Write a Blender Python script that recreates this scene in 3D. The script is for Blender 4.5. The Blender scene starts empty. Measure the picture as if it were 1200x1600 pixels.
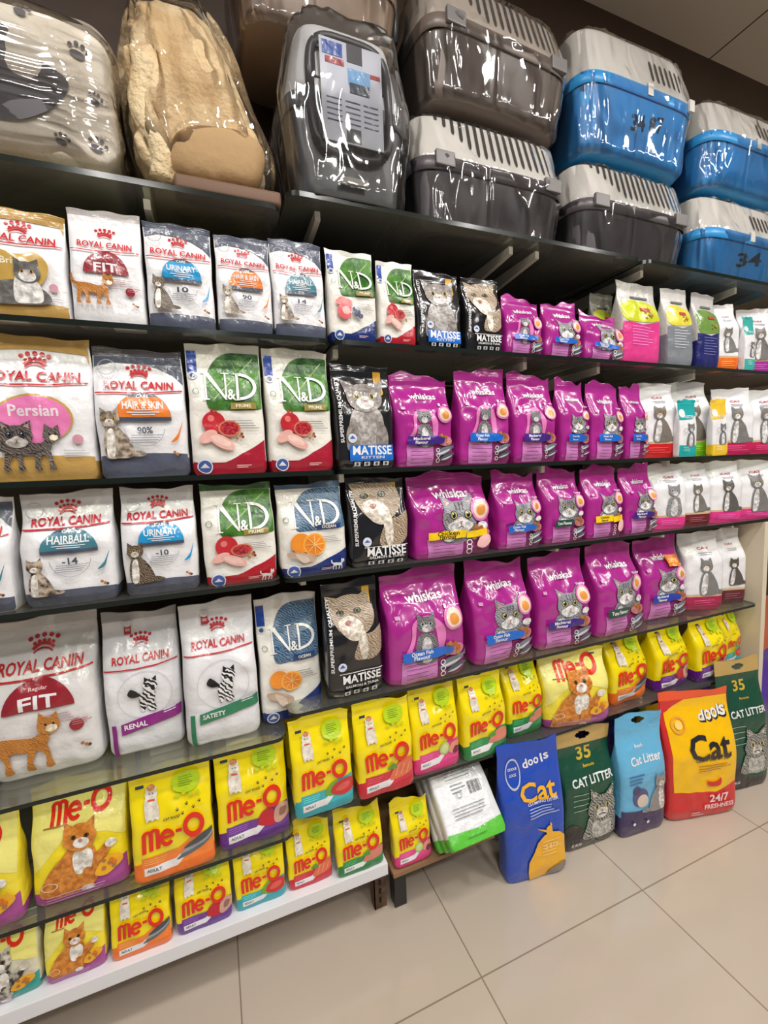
import bpy, bmesh, math, random
from mathutils import Vector, Matrix, noise
from mathutils.geometry import tessellate_polygon
S = bpy.context.scene
COL = S.collection
PI = math.pi

# ------------------------------------------------------------------ camera
cam_data = bpy.data.cameras.new('camera')
cam = bpy.data.objects.new('camera', cam_data); COL.objects.link(cam)
YAW, PITCH, ROLL, EYE = 0.3734, 0.09674, -0.0390, 1.3555
_f = Vector((math.sin(YAW)*math.cos(PITCH), math.cos(YAW)*math.cos(PITCH), -math.sin(PITCH)))
_r = Vector((math.cos(YAW), -math.sin(YAW), 0)); _u = _r.cross(_f)
_c, _s = math.cos(ROLL), math.sin(ROLL)
r2 = _c*_r + _s*_u; u2 = -_s*_r + _c*_u
M = Matrix((r2, u2, -_f)).transposed().to_4x4(); M.translation = (0, 0, EYE)
cam.matrix_world = M
cam_data.sensor_fit = 'HORIZONTAL'; cam_data.sensor_width = 36; cam_data.lens = 36*679.9/1200
cam_data.clip_start = 0.02
S.camera = cam
S.view_settings.view_transform = 'Standard'; S.view_settings.look = 'None'
S.view_settings.gamma = 1; S.view_settings.use_curve_mapping = False
S.view_settings.exposure = -0.68

# ------------------------------------------------------------------ world and lamps
W = bpy.data.worlds.new('shop_light'); S.world = W; W.use_nodes = True
W.node_tree.nodes['Background'].inputs[0].default_value = (0.93, 0.95, 1.0, 1)
W.node_tree.nodes['Background'].inputs[1].default_value = 0.22
LAMPS = [(-0.9, -0.1), (0.35, 0.05), (1.6, -0.1), (2.9, 0.0), (-0.3, -1.5), (1.1, -1.5), (2.6, -1.5)]
LAMP_W = 25
TUBES = [(-0.5, -0.95), (0.75, -0.95), (2.0, -0.95), (3.2, -0.95), (0.1, -3.0), (1.7, -3.0)]
TUBE_W = 22
CEIL = 3.30

def srgb(*c):
    if len(c) == 1: c = c[0]
    return tuple(((v/255)/12.92 if v/255 <= .04045 else ((v/255+.055)/1.055)**2.4) for v in c)

# ------------------------------------------------------------------ materials
_mats = {}
def nm(nt, t, **kw):
    n = nt.nodes.new(t)
    for k, v in kw.items(): setattr(n, k, v)
    return n
def pmat(name, rgb, rough=.5, metal=0, coat=0, bump=0, bscale=30, vary=0, vscale=8, spec=.5, rgb2=None, stretch=None):
    key = (name, rgb, rough, metal, coat, bump, bscale, vary, vscale, rgb2, stretch, spec)
    if key in _mats: return _mats[key]
    m = bpy.data.materials.new(name); m.use_nodes = True; nt = m.node_tree
    b = nt.nodes['Principled BSDF']
    c = srgb(rgb); b.inputs['Base Color'].default_value = (*c, 1)
    b.inputs['Roughness'].default_value = rough; b.inputs['Metallic'].default_value = metal
    b.inputs['Coat Weight'].default_value = coat if name not in ('printed_film', 'fur_print') else (.8 if rough < .25 else .35); b.inputs['Coat Roughness'].default_value = .08
    b.inputs['Specular IOR Level'].default_value = spec
    tc = nm(nt, 'ShaderNodeTexCoord'); src = tc.outputs['Object']
    if stretch:
        mp = nm(nt, 'ShaderNodeMapping'); mp.inputs['Scale'].default_value = stretch
        nt.links.new(src, mp.inputs['Vector']); src = mp.outputs['Vector']
    if vary or rgb2:
        n = nm(nt, 'ShaderNodeTexNoise'); n.inputs['Scale'].default_value = vscale; n.inputs['Detail'].default_value = 5
        nt.links.new(src, n.inputs['Vector'])
        r = nm(nt, 'ShaderNodeValToRGB'); nt.links.new(n.outputs['Fac'], r.inputs['Fac'])
        r.color_ramp.elements[0].position = .38; r.color_ramp.elements[1].position = .62
        c2 = srgb(rgb2) if rgb2 else tuple(min(1, v*(1+vary)) for v in c)
        c1 = c if rgb2 else tuple(v*(1-vary) for v in c)
        r.color_ramp.elements[0].color = (*c1, 1); r.color_ramp.elements[1].color = (*c2, 1)
        nt.links.new(r.outputs['Color'], b.inputs['Base Color'])
    if bump:
        n = nm(nt, 'ShaderNodeTexNoise'); n.inputs['Scale'].default_value = bscale; n.inputs['Detail'].default_value = 3
        if name in ('printed_film', 'fur_print') and rough < .25: n.noise_type = 'RIDGED_MULTIFRACTAL'; n.inputs['Scale'].default_value = 13; n.inputs['Detail'].default_value = 2
        nt.links.new(src, n.inputs['Vector'])
        bp = nm(nt, 'ShaderNodeBump'); bp.inputs['Strength'].default_value = bump; bp.inputs['Distance'].default_value = .01
        nt.links.new(n.outputs['Fac'], bp.inputs['Height']); nt.links.new(bp.outputs['Normal'], b.inputs['Normal'])
        nt.links.new(bp.outputs['Normal'], b.inputs['Coat Normal'])
    _mats[key] = m
    return m
GL = .28
def film(rgb, gloss=None):                       # printed packaging film
    g = GL if gloss is None else gloss
    return pmat('printed_film', tuple(rgb), rough=g, bump=(1.0 if g < .25 else .5), bscale=24)
def fur(rgb, rgb2=None, gloss=None):             # photographic fur print
    g = GL if gloss is None else gloss
    return pmat('fur_print', tuple(rgb), rough=g, bump=.45, bscale=28, rgb2=tuple(rgb2) if rgb2 else None, vary=.35 if not rgb2 else 0, vscale=90)
def wave_fur(c1, c2, scale=60):
    key = ('wf', c1, c2, scale)
    if key in _mats: return _mats[key]
    m = pmat('fur_stripe_print', c1, rough=.3, bump=.4).copy(); nt = m.node_tree; b = nt.nodes['Principled BSDF']
    tc = [n for n in nt.nodes if n.type == 'TEX_COORD'][0]
    w = nm(nt, 'ShaderNodeTexWave'); w.bands_direction = 'DIAGONAL'; w.inputs['Scale'].default_value = scale*1.7
    w.inputs['Distortion'].default_value = 9; w.inputs['Detail'].default_value = 2
    nt.links.new(tc.outputs['Object'], w.inputs['Vector'])
    r = nm(nt, 'ShaderNodeValToRGB'); nt.links.new(w.outputs['Fac'], r.inputs['Fac'])
    q_ = .3 if sum(c1) < 110 else 0
    r.color_ramp.elements[0].position = .12+q_; r.color_ramp.elements[1].position = .85-q_
    r.color_ramp.elements[0].color = (*srgb(c1), 1); r.color_ramp.elements[1].color = (*srgb(c2), 1)
    nt.links.new(r.outputs['Color'], b.inputs['Base Color'])
    _mats[key] = m
    return m
def clear_film(name, tint=(1, 1, 1), refl=1.0, rough=.06, scale=18, strength=1.0, stretch=(1, 1, 1), haze=.04):
    """crinkled transparent wrapping: transparent + fresnel gloss"""
    m = bpy.data.materials.new(name); m.use_nodes = True; nt = m.node_tree; nt.nodes.clear()
    out = nm(nt, 'ShaderNodeOutputMaterial'); tr = nm(nt, 'ShaderNodeBsdfTransparent'); tr.inputs[0].default_value = (*tint, 1)
    gl = nm(nt, 'ShaderNodeBsdfGlossy'); gl.inputs['Roughness'].default_value = rough; gl.inputs['Color'].default_value = (1, 1, 1, 1)
    df = nm(nt, 'ShaderNodeBsdfDiffuse'); df.inputs['Color'].default_value = (.8, .8, .8, 1)
    tc = nm(nt, 'ShaderNodeTexCoord'); mp = nm(nt, 'ShaderNodeMapping'); mp.inputs['Scale'].default_value = stretch
    nt.links.new(tc.outputs['Object'], mp.inputs[0])
    n = nm(nt, 'ShaderNodeTexNoise'); n.noise_type = 'RIDGED_MULTIFRACTAL'; n.inputs['Scale'].default_value = scale; n.inputs['Detail'].default_value = 3; n.inputs['Roughness'].default_value = .5
    n.inputs['Distortion'].default_value = .8
    nt.links.new(mp.outputs[0], n.inputs['Vector'])
    bp = nm(nt, 'ShaderNodeBump'); bp.inputs['Strength'].default_value = strength; bp.inputs['Distance'].default_value = .012
    nt.links.new(n.outputs['Fac'], bp.inputs['Height'])
    nt.links.new(bp.outputs[0], gl.inputs['Normal'])
    fr = nm(nt, 'ShaderNodeFresnel'); fr.inputs['IOR'].default_value = 1.45; nt.links.new(bp.outputs[0], fr.inputs['Normal'])
    mu = nm(nt, 'ShaderNodeMath', operation='MULTIPLY'); mu.inputs[1].default_value = refl*1.7; mu.use_clamp = True
    nt.links.new(fr.outputs[0], mu.inputs[0])
    m0 = nm(nt, 'ShaderNodeMixShader'); m0.inputs[0].default_value = haze
    nt.links.new(tr.outputs[0], m0.inputs[1]); nt.links.new(df.outputs[0], m0.inputs[2])
    m1 = nm(nt, 'ShaderNodeMixShader'); nt.links.new(mu.outputs[0], m1.inputs[0])
    nt.links.new(m0.outputs[0], m1.inputs[1]); nt.links.new(gl.outputs[0], m1.inputs[2])
    nt.links.new(m1.outputs[0], out.inputs[0])
    return m
WRAP = clear_film('clear_wrap', strength=.85, scale=14, stretch=(1, 1, .32), rough=.05, haze=.01, refl=.9)
WRAP_LINES = clear_film('stretch_wrap', strength=.95, scale=12, stretch=(.25, 1, 3.0), haze=.02, rough=.05)
PLASTIC_BAG = clear_film('clear_plastic_bag', strength=.95, scale=13, haze=.015, rough=.04, refl=.9)
GLASS = clear_film('shelf_glass', tint=(.88, .90, .80), refl=.42, rough=.03, strength=.0, haze=.06)
GLASS_EDGE = pmat('glass_edge', (22, 30, 26), rough=.15)

# ------------------------------------------------------------------ mesh helpers
def mesh_obj(name, verts, faces, mats, fmat=None, parent=None, smooth=True, loc=None):
    me = bpy.data.meshes.new(name); me.from_pydata(verts, [], faces)
    for m in mats: me.materials.append(m)
    if fmat: me.polygons.foreach_set('material_index', fmat)
    if smooth: me.polygons.foreach_set('use_smooth', [True]*len(me.polygons))
    me.update()
    o = bpy.data.objects.new(name, me); COL.objects.link(o)
    if parent: o.parent = parent
    if loc: o.location = loc
    return o
def empty(name, loc=(0, 0, 0), rz=0, rx=0, ry=0):
    o = bpy.data.objects.new(name, None); COL.objects.link(o)
    o.location = loc; o.rotation_euler = (rx, ry, rz); o.empty_display_size = .05
    return o
def tag(o, label=None, cat=None, group=None, kind=None):
    if label: o['label'] = label
    if cat: o['category'] = cat
    if group: o['group'] = group
    if kind: o['kind'] = kind
    return o
class MB:
    def __init__(s): s.v = []; s.f = []; s.m = []; s.mats = []
    def mi(s, mat):
        if mat not in s.mats: s.mats.append(mat)
        return s.mats.index(mat)
    def add(s, v, f, mat):
        b = len(s.v); s.v += [tuple(p) for p in v]; i = s.mi(mat)
        for q in f: s.f.append(tuple(b+k for k in q)); s.m.append(i)
    def box(s, a, b, mat, bev=0):
        bm = bmesh.new(); bmesh.ops.create_cube(bm, size=1)
        for v in bm.verts: v.co = Vector((a[i]+(v.co[i]+.5)*(b[i]-a[i]) for i in range(3)))
        if bev: bmesh.ops.bevel(bm, geom=bm.edges[:], offset=bev, segments=2, affect='EDGES', profile=.7)
        bm.verts.index_update()
        s.add([v.co[:] for v in bm.verts], [[v.index for v in f.verts] for f in bm.faces], mat); bm.free()
    def tube(s, pts, r, mat, n=8):
        pts = [Vector(p) for p in pts]; vs = []; fs = []
        for i, p in enumerate(pts):
            d = (pts[min(i+1, len(pts)-1)]-pts[max(i-1, 0)]).normalized()
            a = d.orthogonal().normalized(); b = d.cross(a)
            for k in range(n): vs.append(p+r*(math.cos(2*PI*k/n)*a+math.sin(2*PI*k/n)*b))
        for i in range(len(pts)-1):
            for k in range(n): fs.append((i*n+k, i*n+(k+1) % n, (i+1)*n+(k+1) % n, (i+1)*n+k))
        fs.append(tuple(range(n))[::-1]); fs.append(tuple((len(pts)-1)*n+k for k in range(n)))
        s.add(vs, fs, mat)
    def build(s, name, parent=None, smooth=False, loc=None):
        return mesh_obj(name, s.v, s.f, s.mats, s.m, parent, smooth, loc)

# ------------------------------------------------------------------ printed artwork
_tx = {}
def text_tris(s):
    """glyph triangles of a string, normalised to a unit box"""
    if s in _tx: return _tx[s]
    c = bpy.data.curves.new('lettering', 'FONT'); c.body = s; c.resolution_u = 2; c.offset = .022
    o = bpy.data.objects.new('lettering', c); COL.objects.link(o)
    dg = bpy.context.evaluated_depsgraph_get(); me = o.evaluated_get(dg).to_mesh()
    me.calc_loop_triangles()
    co = [v.co.copy() for v in me.vertices]; tr = [tuple(t.vertices) for t in me.loop_triangles]
    o.evaluated_get(dg).to_mesh_clear(); bpy.data.objects.remove(o); bpy.data.curves.remove(c)
    x0 = min(v.x for v in co); x1 = max(v.x for v in co); y0 = min(v.y for v in co); y1 = max(v.y for v in co)
    P = [((v.x-x0)/(x1-x0)-.5, (v.y-y0)/(y1-y0)-.5) for v in co]
    _tx[s] = (P, tr)
    return _tx[s]
def spline(pts, n=5):
    out = []; m = len(pts)
    for i in range(m):
        p0, p1, p2, p3 = pts[i-1], pts[i], pts[(i+1) % m], pts[(i+2) % m]
        for k in range(n):
            t = k/n
            out.append(tuple(.5*(2*p1[j]+(-p0[j]+p2[j])*t+(2*p0[j]-5*p1[j]+4*p2[j]-p3[j])*t*t+(-p0[j]+3*p1[j]-3*p2[j]+p3[j])*t**3) for j in (0, 1)))
    return out
class Art:
    def __init__(s, F, k, scale, L, vmax=.94):
        s.F = F; s.k = k; s.sc = scale; s.L = L; s.mb = MB(); s.off = .0008; s.vmax = vmax; s.g()
    def g(s, cx=None, cy=0, sz=1, fx=1, rot=0):
        s.t = None if cx is None else (cx, cy, sz, fx, math.cos(rot), math.sin(rot))
    def xf(s, p):
        x, y = p
        if s.t:
            cx, cy, sz, fx, c, sn = s.t
            x, y = x*c-y*sn, x*sn+y*c
            x, y = cx+sz*fx*x, cy+sz*y*s.k
        return (max(-.97, min(.97, x)), max(.004, min(s.vmax, y)))
    def tris(s, P, T, mat):
        """P in artwork coords; subdivide, bend onto the bag"""
        s.off += .00024
        P = [s.xf(p) for p in P]; sx, sy = s.sc; L2 = s.L*s.L
        st = [t for t in T]; out = []; mid = {}
        def d2(a, b):
            return ((P[a][0]-P[b][0])*sx)**2+((P[a][1]-P[b][1])*sy)**2
        while st:
            a, b, c = st.pop()
            e = (d2(a, b), d2(b, c), d2(c, a)); mx = max(e)
            if mx <= L2 or len(out) > 9000:
                if mx > 0: out.append((a, b, c))
                continue
            if e[0] != mx:
                if e[1] == mx: a, b, c = b, c, a
                else: a, b, c = c, a, b
            k = (a, b) if a < b else (b, a)
            if k not in mid:
                mid[k] = len(P); P.append(((P[a][0]+P[b][0])/2, (P[a][1]+P[b][1])/2))
            m = mid[k]; st.append((a, m, c)); st.append((m, b, c))
        V = [s.F(u, v, s.off) for u, v in P]
        fs = []
        for a, b, c in out:
            ar = (P[b][0]-P[a][0])*(P[c][1]-P[a][1])-(P[b][1]-P[a][1])*(P[c][0]-P[a][0])
            if abs(ar) > 1e-9: fs.append((a, b, c) if ar > 0 else (a, c, b))
        s.mb.add(V, fs, mat)
    def poly(s, pts, mat):
        s.tris(list(pts), [tuple(t) for t in tessellate_polygon([[Vector((p[0], p[1], 0)) for p in pts]])], mat)
    def smooth(s, pts, mat, n=4): s.poly(spline(pts, n), mat)
    def rect(s, x0, y0, x1, y1, mat, sl=0):
        s.poly([(x0, y0), (x1, y0+sl), (x1, y1+sl), (x0, y1)], mat)
    def ell(s, cx, cy, rx, ry, mat, n=20, rot=0, a0=0, a1=2*PI):
        if ry is None: ry = rx*(1 if s.t else s.k)
        c, sn = math.cos(rot), math.sin(rot); P = []
        for i in range(n+(a1-a0 < 6.2)):
            a = a0+(a1-a0)*i/n; x = rx*math.cos(a); y = ry*math.sin(a)
            P.append((cx+x*c-y*sn, cy+x*sn+y*c))
        s.poly(P, mat)
    def ring(s, cx, cy, rx, ry, w, mat, a0=0, a1=2*PI, n=22):
        if ry is None: ry = rx*(1 if s.t else s.k)
        P = []; T = []; q = ry/rx
        for i in range(n+1):
            a = a0+(a1-a0)*i/n
            P.append((cx+rx*math.cos(a), cy+ry*math.sin(a))); P.append((cx+(rx-w)*math.cos(a), cy+(ry-w*q)*math.sin(a)))
        for i in range(n): T += [(2*i, 2*i+2, 2*i+1), (2*i+1, 2*i+2, 2*i+3)]
        s.tris(P, T, mat)
    def line(s, pts, w, mat):
        P = []; T = []; q = 1 if s.t else s.k
        for i, p in enumerate(pts):
            a = pts[max(0, i-1)]; b = pts[min(len(pts)-1, i+1)]
            dx, dy = b[0]-a[0], (b[1]-a[1])/q; l = math.hypot(dx, dy) or 1
            nx, ny = -dy/l*w/2, dx/l*w/2
            P += [(p[0]+nx, p[1]+ny*q), (p[0]-nx, p[1]-ny*q)]
        for i in range(len(pts)-1): T += [(2*i, 2*i+1, 2*i+2), (2*i+1, 2*i+3, 2*i+2)]
        s.tris(P, T, mat)
    def text(s, t, cx, cy, w, h, mat, rot=0, sl=0):
        if not t: return
        P, T = text_tris(t); c, sn = math.cos(rot), math.sin(rot); q = 1 if s.t else s.k
        Q = []
        for x, y in P:
            x *= w; y *= h/q
            y += sl*x
            Q.append((cx+x*c-y*sn, cy+(x*sn+y*c)*q))
        s.tris(Q, list(T), mat)
    def lines(s, x0, x1, y, dy, n, mat, th=.006, sl=0):      # fine print drawn as rules
        r = random.Random(int(x0*99+y*999+n))
        for i in range(n):
            e = x1-(x1-x0)*r.random()*.35
            s.rect(x0, y-i*dy, e, y-i*dy+th, mat, sl*(e-x0))

# ------------------------------------------------------------------ the bag itself
def bag(name, x0, x1, yf, z, h, design, label, cat, group=None, B=.07, yaw=0, lean=0, base=(235, 235, 238), top=None, bottom=None, vb=0,
        vs=.94, ntop=3.0, wr=1.0, fulln=.5, roll=0, gloss=None, hole=False, seed=None, wavy=0, sagz=.004, far=None, noart=False):
    """soft bag of width x1-x0 and height h, front at y=yf, standing on z"""
    w = (x1-x0)*.97; xc = (x0+x1)/2
    root = empty(name, (xc, yf+B/2, z), yaw, -lean, roll)
    tag(root, label, cat, group)
    rnd = random.Random(seed if seed is not None else int(xc*1000+z*7777)); ph = rnd.random()*50
    k = (w/2)/h
    if w < .19 and not lean: root.rotation_euler.y += (rnd.random()-.5)*.026
    def prof(v):
        if v < .12: return .80+.2*math.sin(v/.12*PI/2)
        if v < fulln: return 1.0
        t = min(1, (v-fulln)/(vs-fulln)); return max(.045, (math.cos(t*PI)+1)/2*.97+.03*(1-t))
    def surf(u, v, side, off=0):
        n = 7.0 if v < fulln else 7.0-(7.0-ntop)*min(1, (v-fulln)/(vs-fulln))
        a = w/2*(1+.012*math.sin(7*v+ph)+.008*math.sin(17*v+2*ph))
        if v < .05: a *= 1-.07*((.05-v)/.05)**2
        zz = v*h
        d = max(0.0, 1-abs(u)**n)**(1/n)
        b = B/2*prof(v)
        x = u*a
        p = Vector((x*14+ph, zz*14, side*3.1+ph))
        e = 1-abs(u)**6
        amp = wr*(.35+.65*min(1, max(v, .0)/.9)) * min(1.3, B/.07)
        wv = -math.sqrt(noise.noise(p*.9)**2+.006)*.013+noise.noise(p*2.6)*.0024+.005
        wv2 = noise.noise(Vector((x*30+ph, zz*9+side, ph)))*.0025
        y = side*(b*d+(wv+wv2)*e*amp*min(1, prof(v)*2.2)) if side > 0 else -(b*d+(wv+wv2)*e*amp*min(1, prof(v)*2.2))
        y += wavy*math.sin(u*4+ph)*v*v
        if off: y -= off
        return (x, y, zz)
    NU = 38 if xc < .95 and design else 22
    us = [math.sin(PI/2*(-1+2*i/NU)) for i in range(NU+1)]
    us = [u*.35+.65*(-1+2*i/NU) for i, u in enumerate(us)]
    us[0] = -1; us[-1] = 1; us = [-1, -.995, -.98]+us[1:-1]+[.98, .995, 1]
    NV = 64 if xc < .95 and design else 34
    vsl = sorted(set([i/NV*vs for i in range(NV+1)]+([vb-.001, vb] if bottom else [])))
    ring_uv = [(u, -1) for u in us]+[(u, 1) for u in us[-2:0:-1]]
    m = len(ring_uv); mb = MB()
    fb = film(base, gloss); fbt = film(bottom, gloss) if bottom else fb
    V = []
    for v in vsl:
        for (u, sd) in ring_uv: V.append(surf(u, v, sd))
    f1, f2 = [], []
    for i in range(len(vsl)-1):
        tgt = f2 if (bottom and vsl[i+1] <= vb+1e-6) else f1
        for j in range(m): tgt.append((i*m+j, i*m+(j+1) % m, (i+1)*m+(j+1) % m, (i+1)*m+j))
    f2.append(tuple(range(m))[::-1])
    # first fold all vertices in, then faces by material
    mb.v = V
    for q in f1: mb.f.append(q); mb.m.append(mb.mi(fb))
    for q in f2: mb.f.append(q); mb.m.append(mb.mi(fbt))
    if design:
        dist = math.hypot(xc, yf, z-EYE)
        A = Art(lambda u, v, o: surf(u, v, -1, o), k, (w/2, h), max(.0055, .005*dist), vmax=vs-.002)
        A.gl = gloss; design(A)
        for q, mi in zip(A.mb.f, A.mb.m):
            mb.f.append(tuple(len(V)+i for i in q)); mb.m.append(mb.mi(A.mb.mats[mi]))
        mb.v = V+A.mb.v
    mb.build('pouch', root, True)
    # crimped top seal: a part of its own
    st = film(top or base, gloss); sm = MB(); nu = 44; nvv = 8 if not hole else 14
    SV = []
    for i in range(nvv+1):
        v = vs+(1-vs)*i/nvv
        for j in range(nu+1):
            u = -1+2*j/nu
            x, y, zz = surf(u, vs, -1)
            sag = wavy*math.sin(u*4+ph)*v*v-wavy*math.sin(u*4+ph)*vs*vs
            rid = .0006*math.sin(i*2.6)
            bend = .004*math.sin(u*3+ph)*(i/nvv)
            SV.append((x*(1+.01*i/nvv), y*(1-i/nvv*.7)+rid+bend+sag, v*h+sagz*(i/nvv)*(math.sin(u*2.4+ph)+.4*math.sin(u*7+2*ph))))
    sf = []
    for i in range(nvv):
        for j in range(nu):
            u = -1+2*(j+.5)/nu; t = (i+.5)/nvv
            if hole and (u/.27)**2+((t-.5)/.2)**2 < 1: continue
            sf.append((i*(nu+1)+j, i*(nu+1)+j+1, (i+1)*(nu+1)+j+1, (i+1)*(nu+1)+j))
    n0 = len(SV); SB = [(x, y+.0016, zz) for x, y, zz in SV]
    sm.add(SV, sf, st); sm.add(SB, [q[::-1] for q in sf], st)
    sm.build('top_seal', root, True)
    return root
# ------------------------------------------------------------------ pictures used on the packs
WHT = (238, 238, 240); BLK = (24, 24, 28); RED = (200, 38, 48)
def cat_sit(A, cx, cy, s, c1, c2, chest=(225, 220, 212), flip=1, stripes=True):
    """cat sitting, seen from the front/side; s = half height in width units"""
    A.g(cx, cy, s, flip); m = wave_fur(c1, c2) if stripes else fur(c1, c2)
    A.smooth([(.25, -.85), (.75, -.95), (1.05, -.85), (.8, -.72), (.4, -.7)], m)                      # tail
    A.smooth([(-.45, -.95), (-.5, -.3), (-.35, .25), (-.1, .42), (.15, .2), (.42, -.2), (.6, -.75), (.45, -.97), (0, -1)], m)
    A.smooth([(-.42, -.9), (-.4, -.3), (-.3, .15), (-.12, .2), (-.08, -.3), (-.16, -.9)], fur(chest))
    A.poly([(-.52, .72), (-.5, 1.08), (-.27, .9)], m); A.poly([(-.05, .92), (.12, 1.08), (.16, .7)], m)
    A.ell(-.18, .6, .36, .33, m)
    A.ell(-.2, .48, .17, .14, fur(chest))
    for x in (-.33, -.03): A.ell(x, .64, .055, .05, film((205, 180, 70))); A.ell(x, .64, .025, .045, film(BLK))
    A.ell(-.19, .53, .04, .03, film((190, 120, 115)))
    A.g()
def cat_lie(A, cx, cy, s, c1, c2, flip=1):
    A.g(cx, cy, s, flip); m = fur(c1, c2)
    A.smooth([(-1.4, -.45), (-1, -.2), (-.4, .15), (.3, .2), (.9, -.1), (1, -.5), (0, -.62), (-1.1, -.6)], m)
    A.smooth([(.0, -.5), (.05, .3), (.4, .4), (.75, .1), (.8, -.45), (.4, -.55)], fur((215, 213, 210)))
    A.poly([(.05, .55), (.06, .95), (.3, .8)], m); A.poly([(.5, .82), (.76, .95), (.78, .55)], m)
    A.ell(.42, .48, .4, .36, m); A.ell(.42, .36, .26, .2, fur((215, 213, 210)))
    for x in (.28, .56): A.ell(x, .5, .06, .05, film((215, 150, 50))); A.ell(x, .5, .03, .045, film(BLK))
    A.g()
def cat_walk(A, cx, cy, s, c1, c2, flip=1, m=None):
    A.g(cx, cy, s, flip); m = m or wave_fur(c1, c2)
    A.smooth([(-.8, .1), (-1.15, .3), (-1.2, .75), (-1.05, .8), (-1, .4), (-.7, .3)], m)
    A.smooth([(-.85, .25), (-.3, .3), (.3, .2), (.6, .35), (.75, .1), (.5, -.25), (-.2, -.2), (-.75, -.2)], m)
    for x, d in ((-.7, -.12), (-.45, .1), (.3, -.1), (.55, .12)):
        A.smooth([(x-.12, -.05), (x+.12, -.05), (x+.08+d, -.6), (x+.14+d, -.85), (x-.08+d, -.85), (x-.06+d, -.5)], m)
    A.poly([(.5, .65), (.55, .98), (.75, .8)], m); A.poly([(.85, .82), (1.02, .95), (1.02, .6)], m)
    A.ell(.77, .52, .3, .28, m); A.ell(.84, .42, .15, .12, fur((235, 215, 190)))
    for x in (.7, .9): A.ell(x, .56, .035, .04, film(BLK))
    A.g()
def cat_face(A, cx, cy, s, c1=(172, 172, 178), c2=(108, 108, 116), white=(226, 226, 230), eye=(196, 190, 120), paws=True, flip=1):
    A.g(cx, cy, s, flip); m = wave_fur(c1, c2, 45)
    A.smooth([(-1, -.75), (-.6, -.35), (.6, -.3), (1.25, -.45), (1.3, -.8), (.4, -1), (-.6, -1)], m)
    A.poly([(-.78, .35), (-.85, 1.12), (-.22, .75)], m); A.poly([(.2, .78), (.82, 1.15), (.8, .35)], m)
    A.poly([(-.68, .5), (-.74, .92), (-.38, .7)], fur((208, 170, 172))); A.poly([(.38, .72), (.72, .94), (.7, .5)], fur((208, 170, 172)))
    A.smooth([(-.88, .1), (-.75, .55), (-.3, .78), (.3, .78), (.75, .55), (.88, .1), (.7, -.35), (.25, -.62), (-.25, -.62), (-.7, -.35)], m)
    A.smooth([(-.62, -.25), (-.3, -.02), (0, .12), (.3, -.02), (.62, -.25), (.3, -.58), (-.3, -.58)], fur(white))
    for x in (-.36, .36):
        A.ell(x, .22, .2, .19, film(BLK)); A.ell(x, .22, .165, .155, film(eye)); A.ell(x, .22, .095, .125, film((15, 15, 18))); A.ell(x-.04, .28, .035, .035, film(WHT))
    A.poly([(-.1, -.06), (.1, -.06), (0, -.18)], film((205, 130, 135)))
    A.line([(0, -.16), (0, -.28), (-.14, -.36)], .035, film((70, 60, 64))); A.line([(0, -.28), (.14, -.36)], .035, film((70, 60, 64)))
    for x in (-.2, 0, .2): A.line([(x, .75), (x*.8, .45)], .05, film((96, 96, 104)))
    if paws:
        A.ell(-.62, -.78, .26, .16, fur(white)); A.ell(1.12, -.35, .3, .2, fur(white))
    A.g()
def kitten_front(A, cx, cy, s, c1=(150, 148, 150), c2=(70, 68, 72), white=(205, 203, 205)):
    A.g(cx, cy, s); m = wave_fur(c1, c2, 55)
    A.smooth([(-.45, -1), (-.5, -.4), (-.3, .2), (.3, .2), (.5, -.4), (.45, -1)], m)
    A.smooth([(-.2, -.95), (-.22, -.2), (0, .12), (.22, -.2), (.2, -.95)], fur(white))
    A.g(cx, cy+s*A.k*.55, s*.5); A.poly([(-.75, .35), (-.8, 1.1), (-.2, .75)], m); A.poly([(.2, .75), (.8, 1.1), (.75, .35)], m)
    A.ell(0, .15, .82, .68, m); A.ell(0, -.15, .42, .32, fur(white))
    for x in (-.34, .34): A.ell(x, .22, .17, .16, film((180, 200, 215))); A.ell(x, .22, .09, .12, film(BLK))
    A.poly([(-.08, -.02), (.08, -.02), (0, -.12)], film((190, 120, 125)))
    A.g()
def paw(A, cx, cy, s, c, rot=0):
    A.g(cx, cy, s, 1, rot); m = film(c) if isinstance(c, tuple) else c
    A.ell(0, -.25, .42, .32, m, 12)
    for x, y in ((-.5, .15), (-.18, .42), (.18, .42), (.5, .15)): A.ell(x, y, .14, .18, m, 8)
    A.g()
def kibble(A, cx, cy, s, c=(150, 92, 48), n=5, sd=1):
    r = random.Random(sd)
    for i in range(n): A.ell(cx+(r.random()-.5)*s*2, cy+(r.random()-.5)*s*A.k*1.3, .2*s+.02, None, film(c if i % 2 else (176, 118, 66)), 9)
def fish(A, cx, cy, s, c=(112, 120, 132), rot=.35):
    A.g(cx, cy, s, 1, rot); m = film(c)
    A.smooth([(-1, 0), (-.4, .24), (.3, .2), (.75, 0), (.3, -.2), (-.4, -.24)], m); A.poly([(.65, 0), (1.05, .25), (1, -.25)], m)
    A.smooth([(-.8, -.02), (-.3, -.02), (.4, -.04), (.2, -.14), (-.4, -.16)], film((205, 208, 212))); A.ell(-.75, .06, .06, .06, film(BLK), 8)
    A.g()
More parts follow.
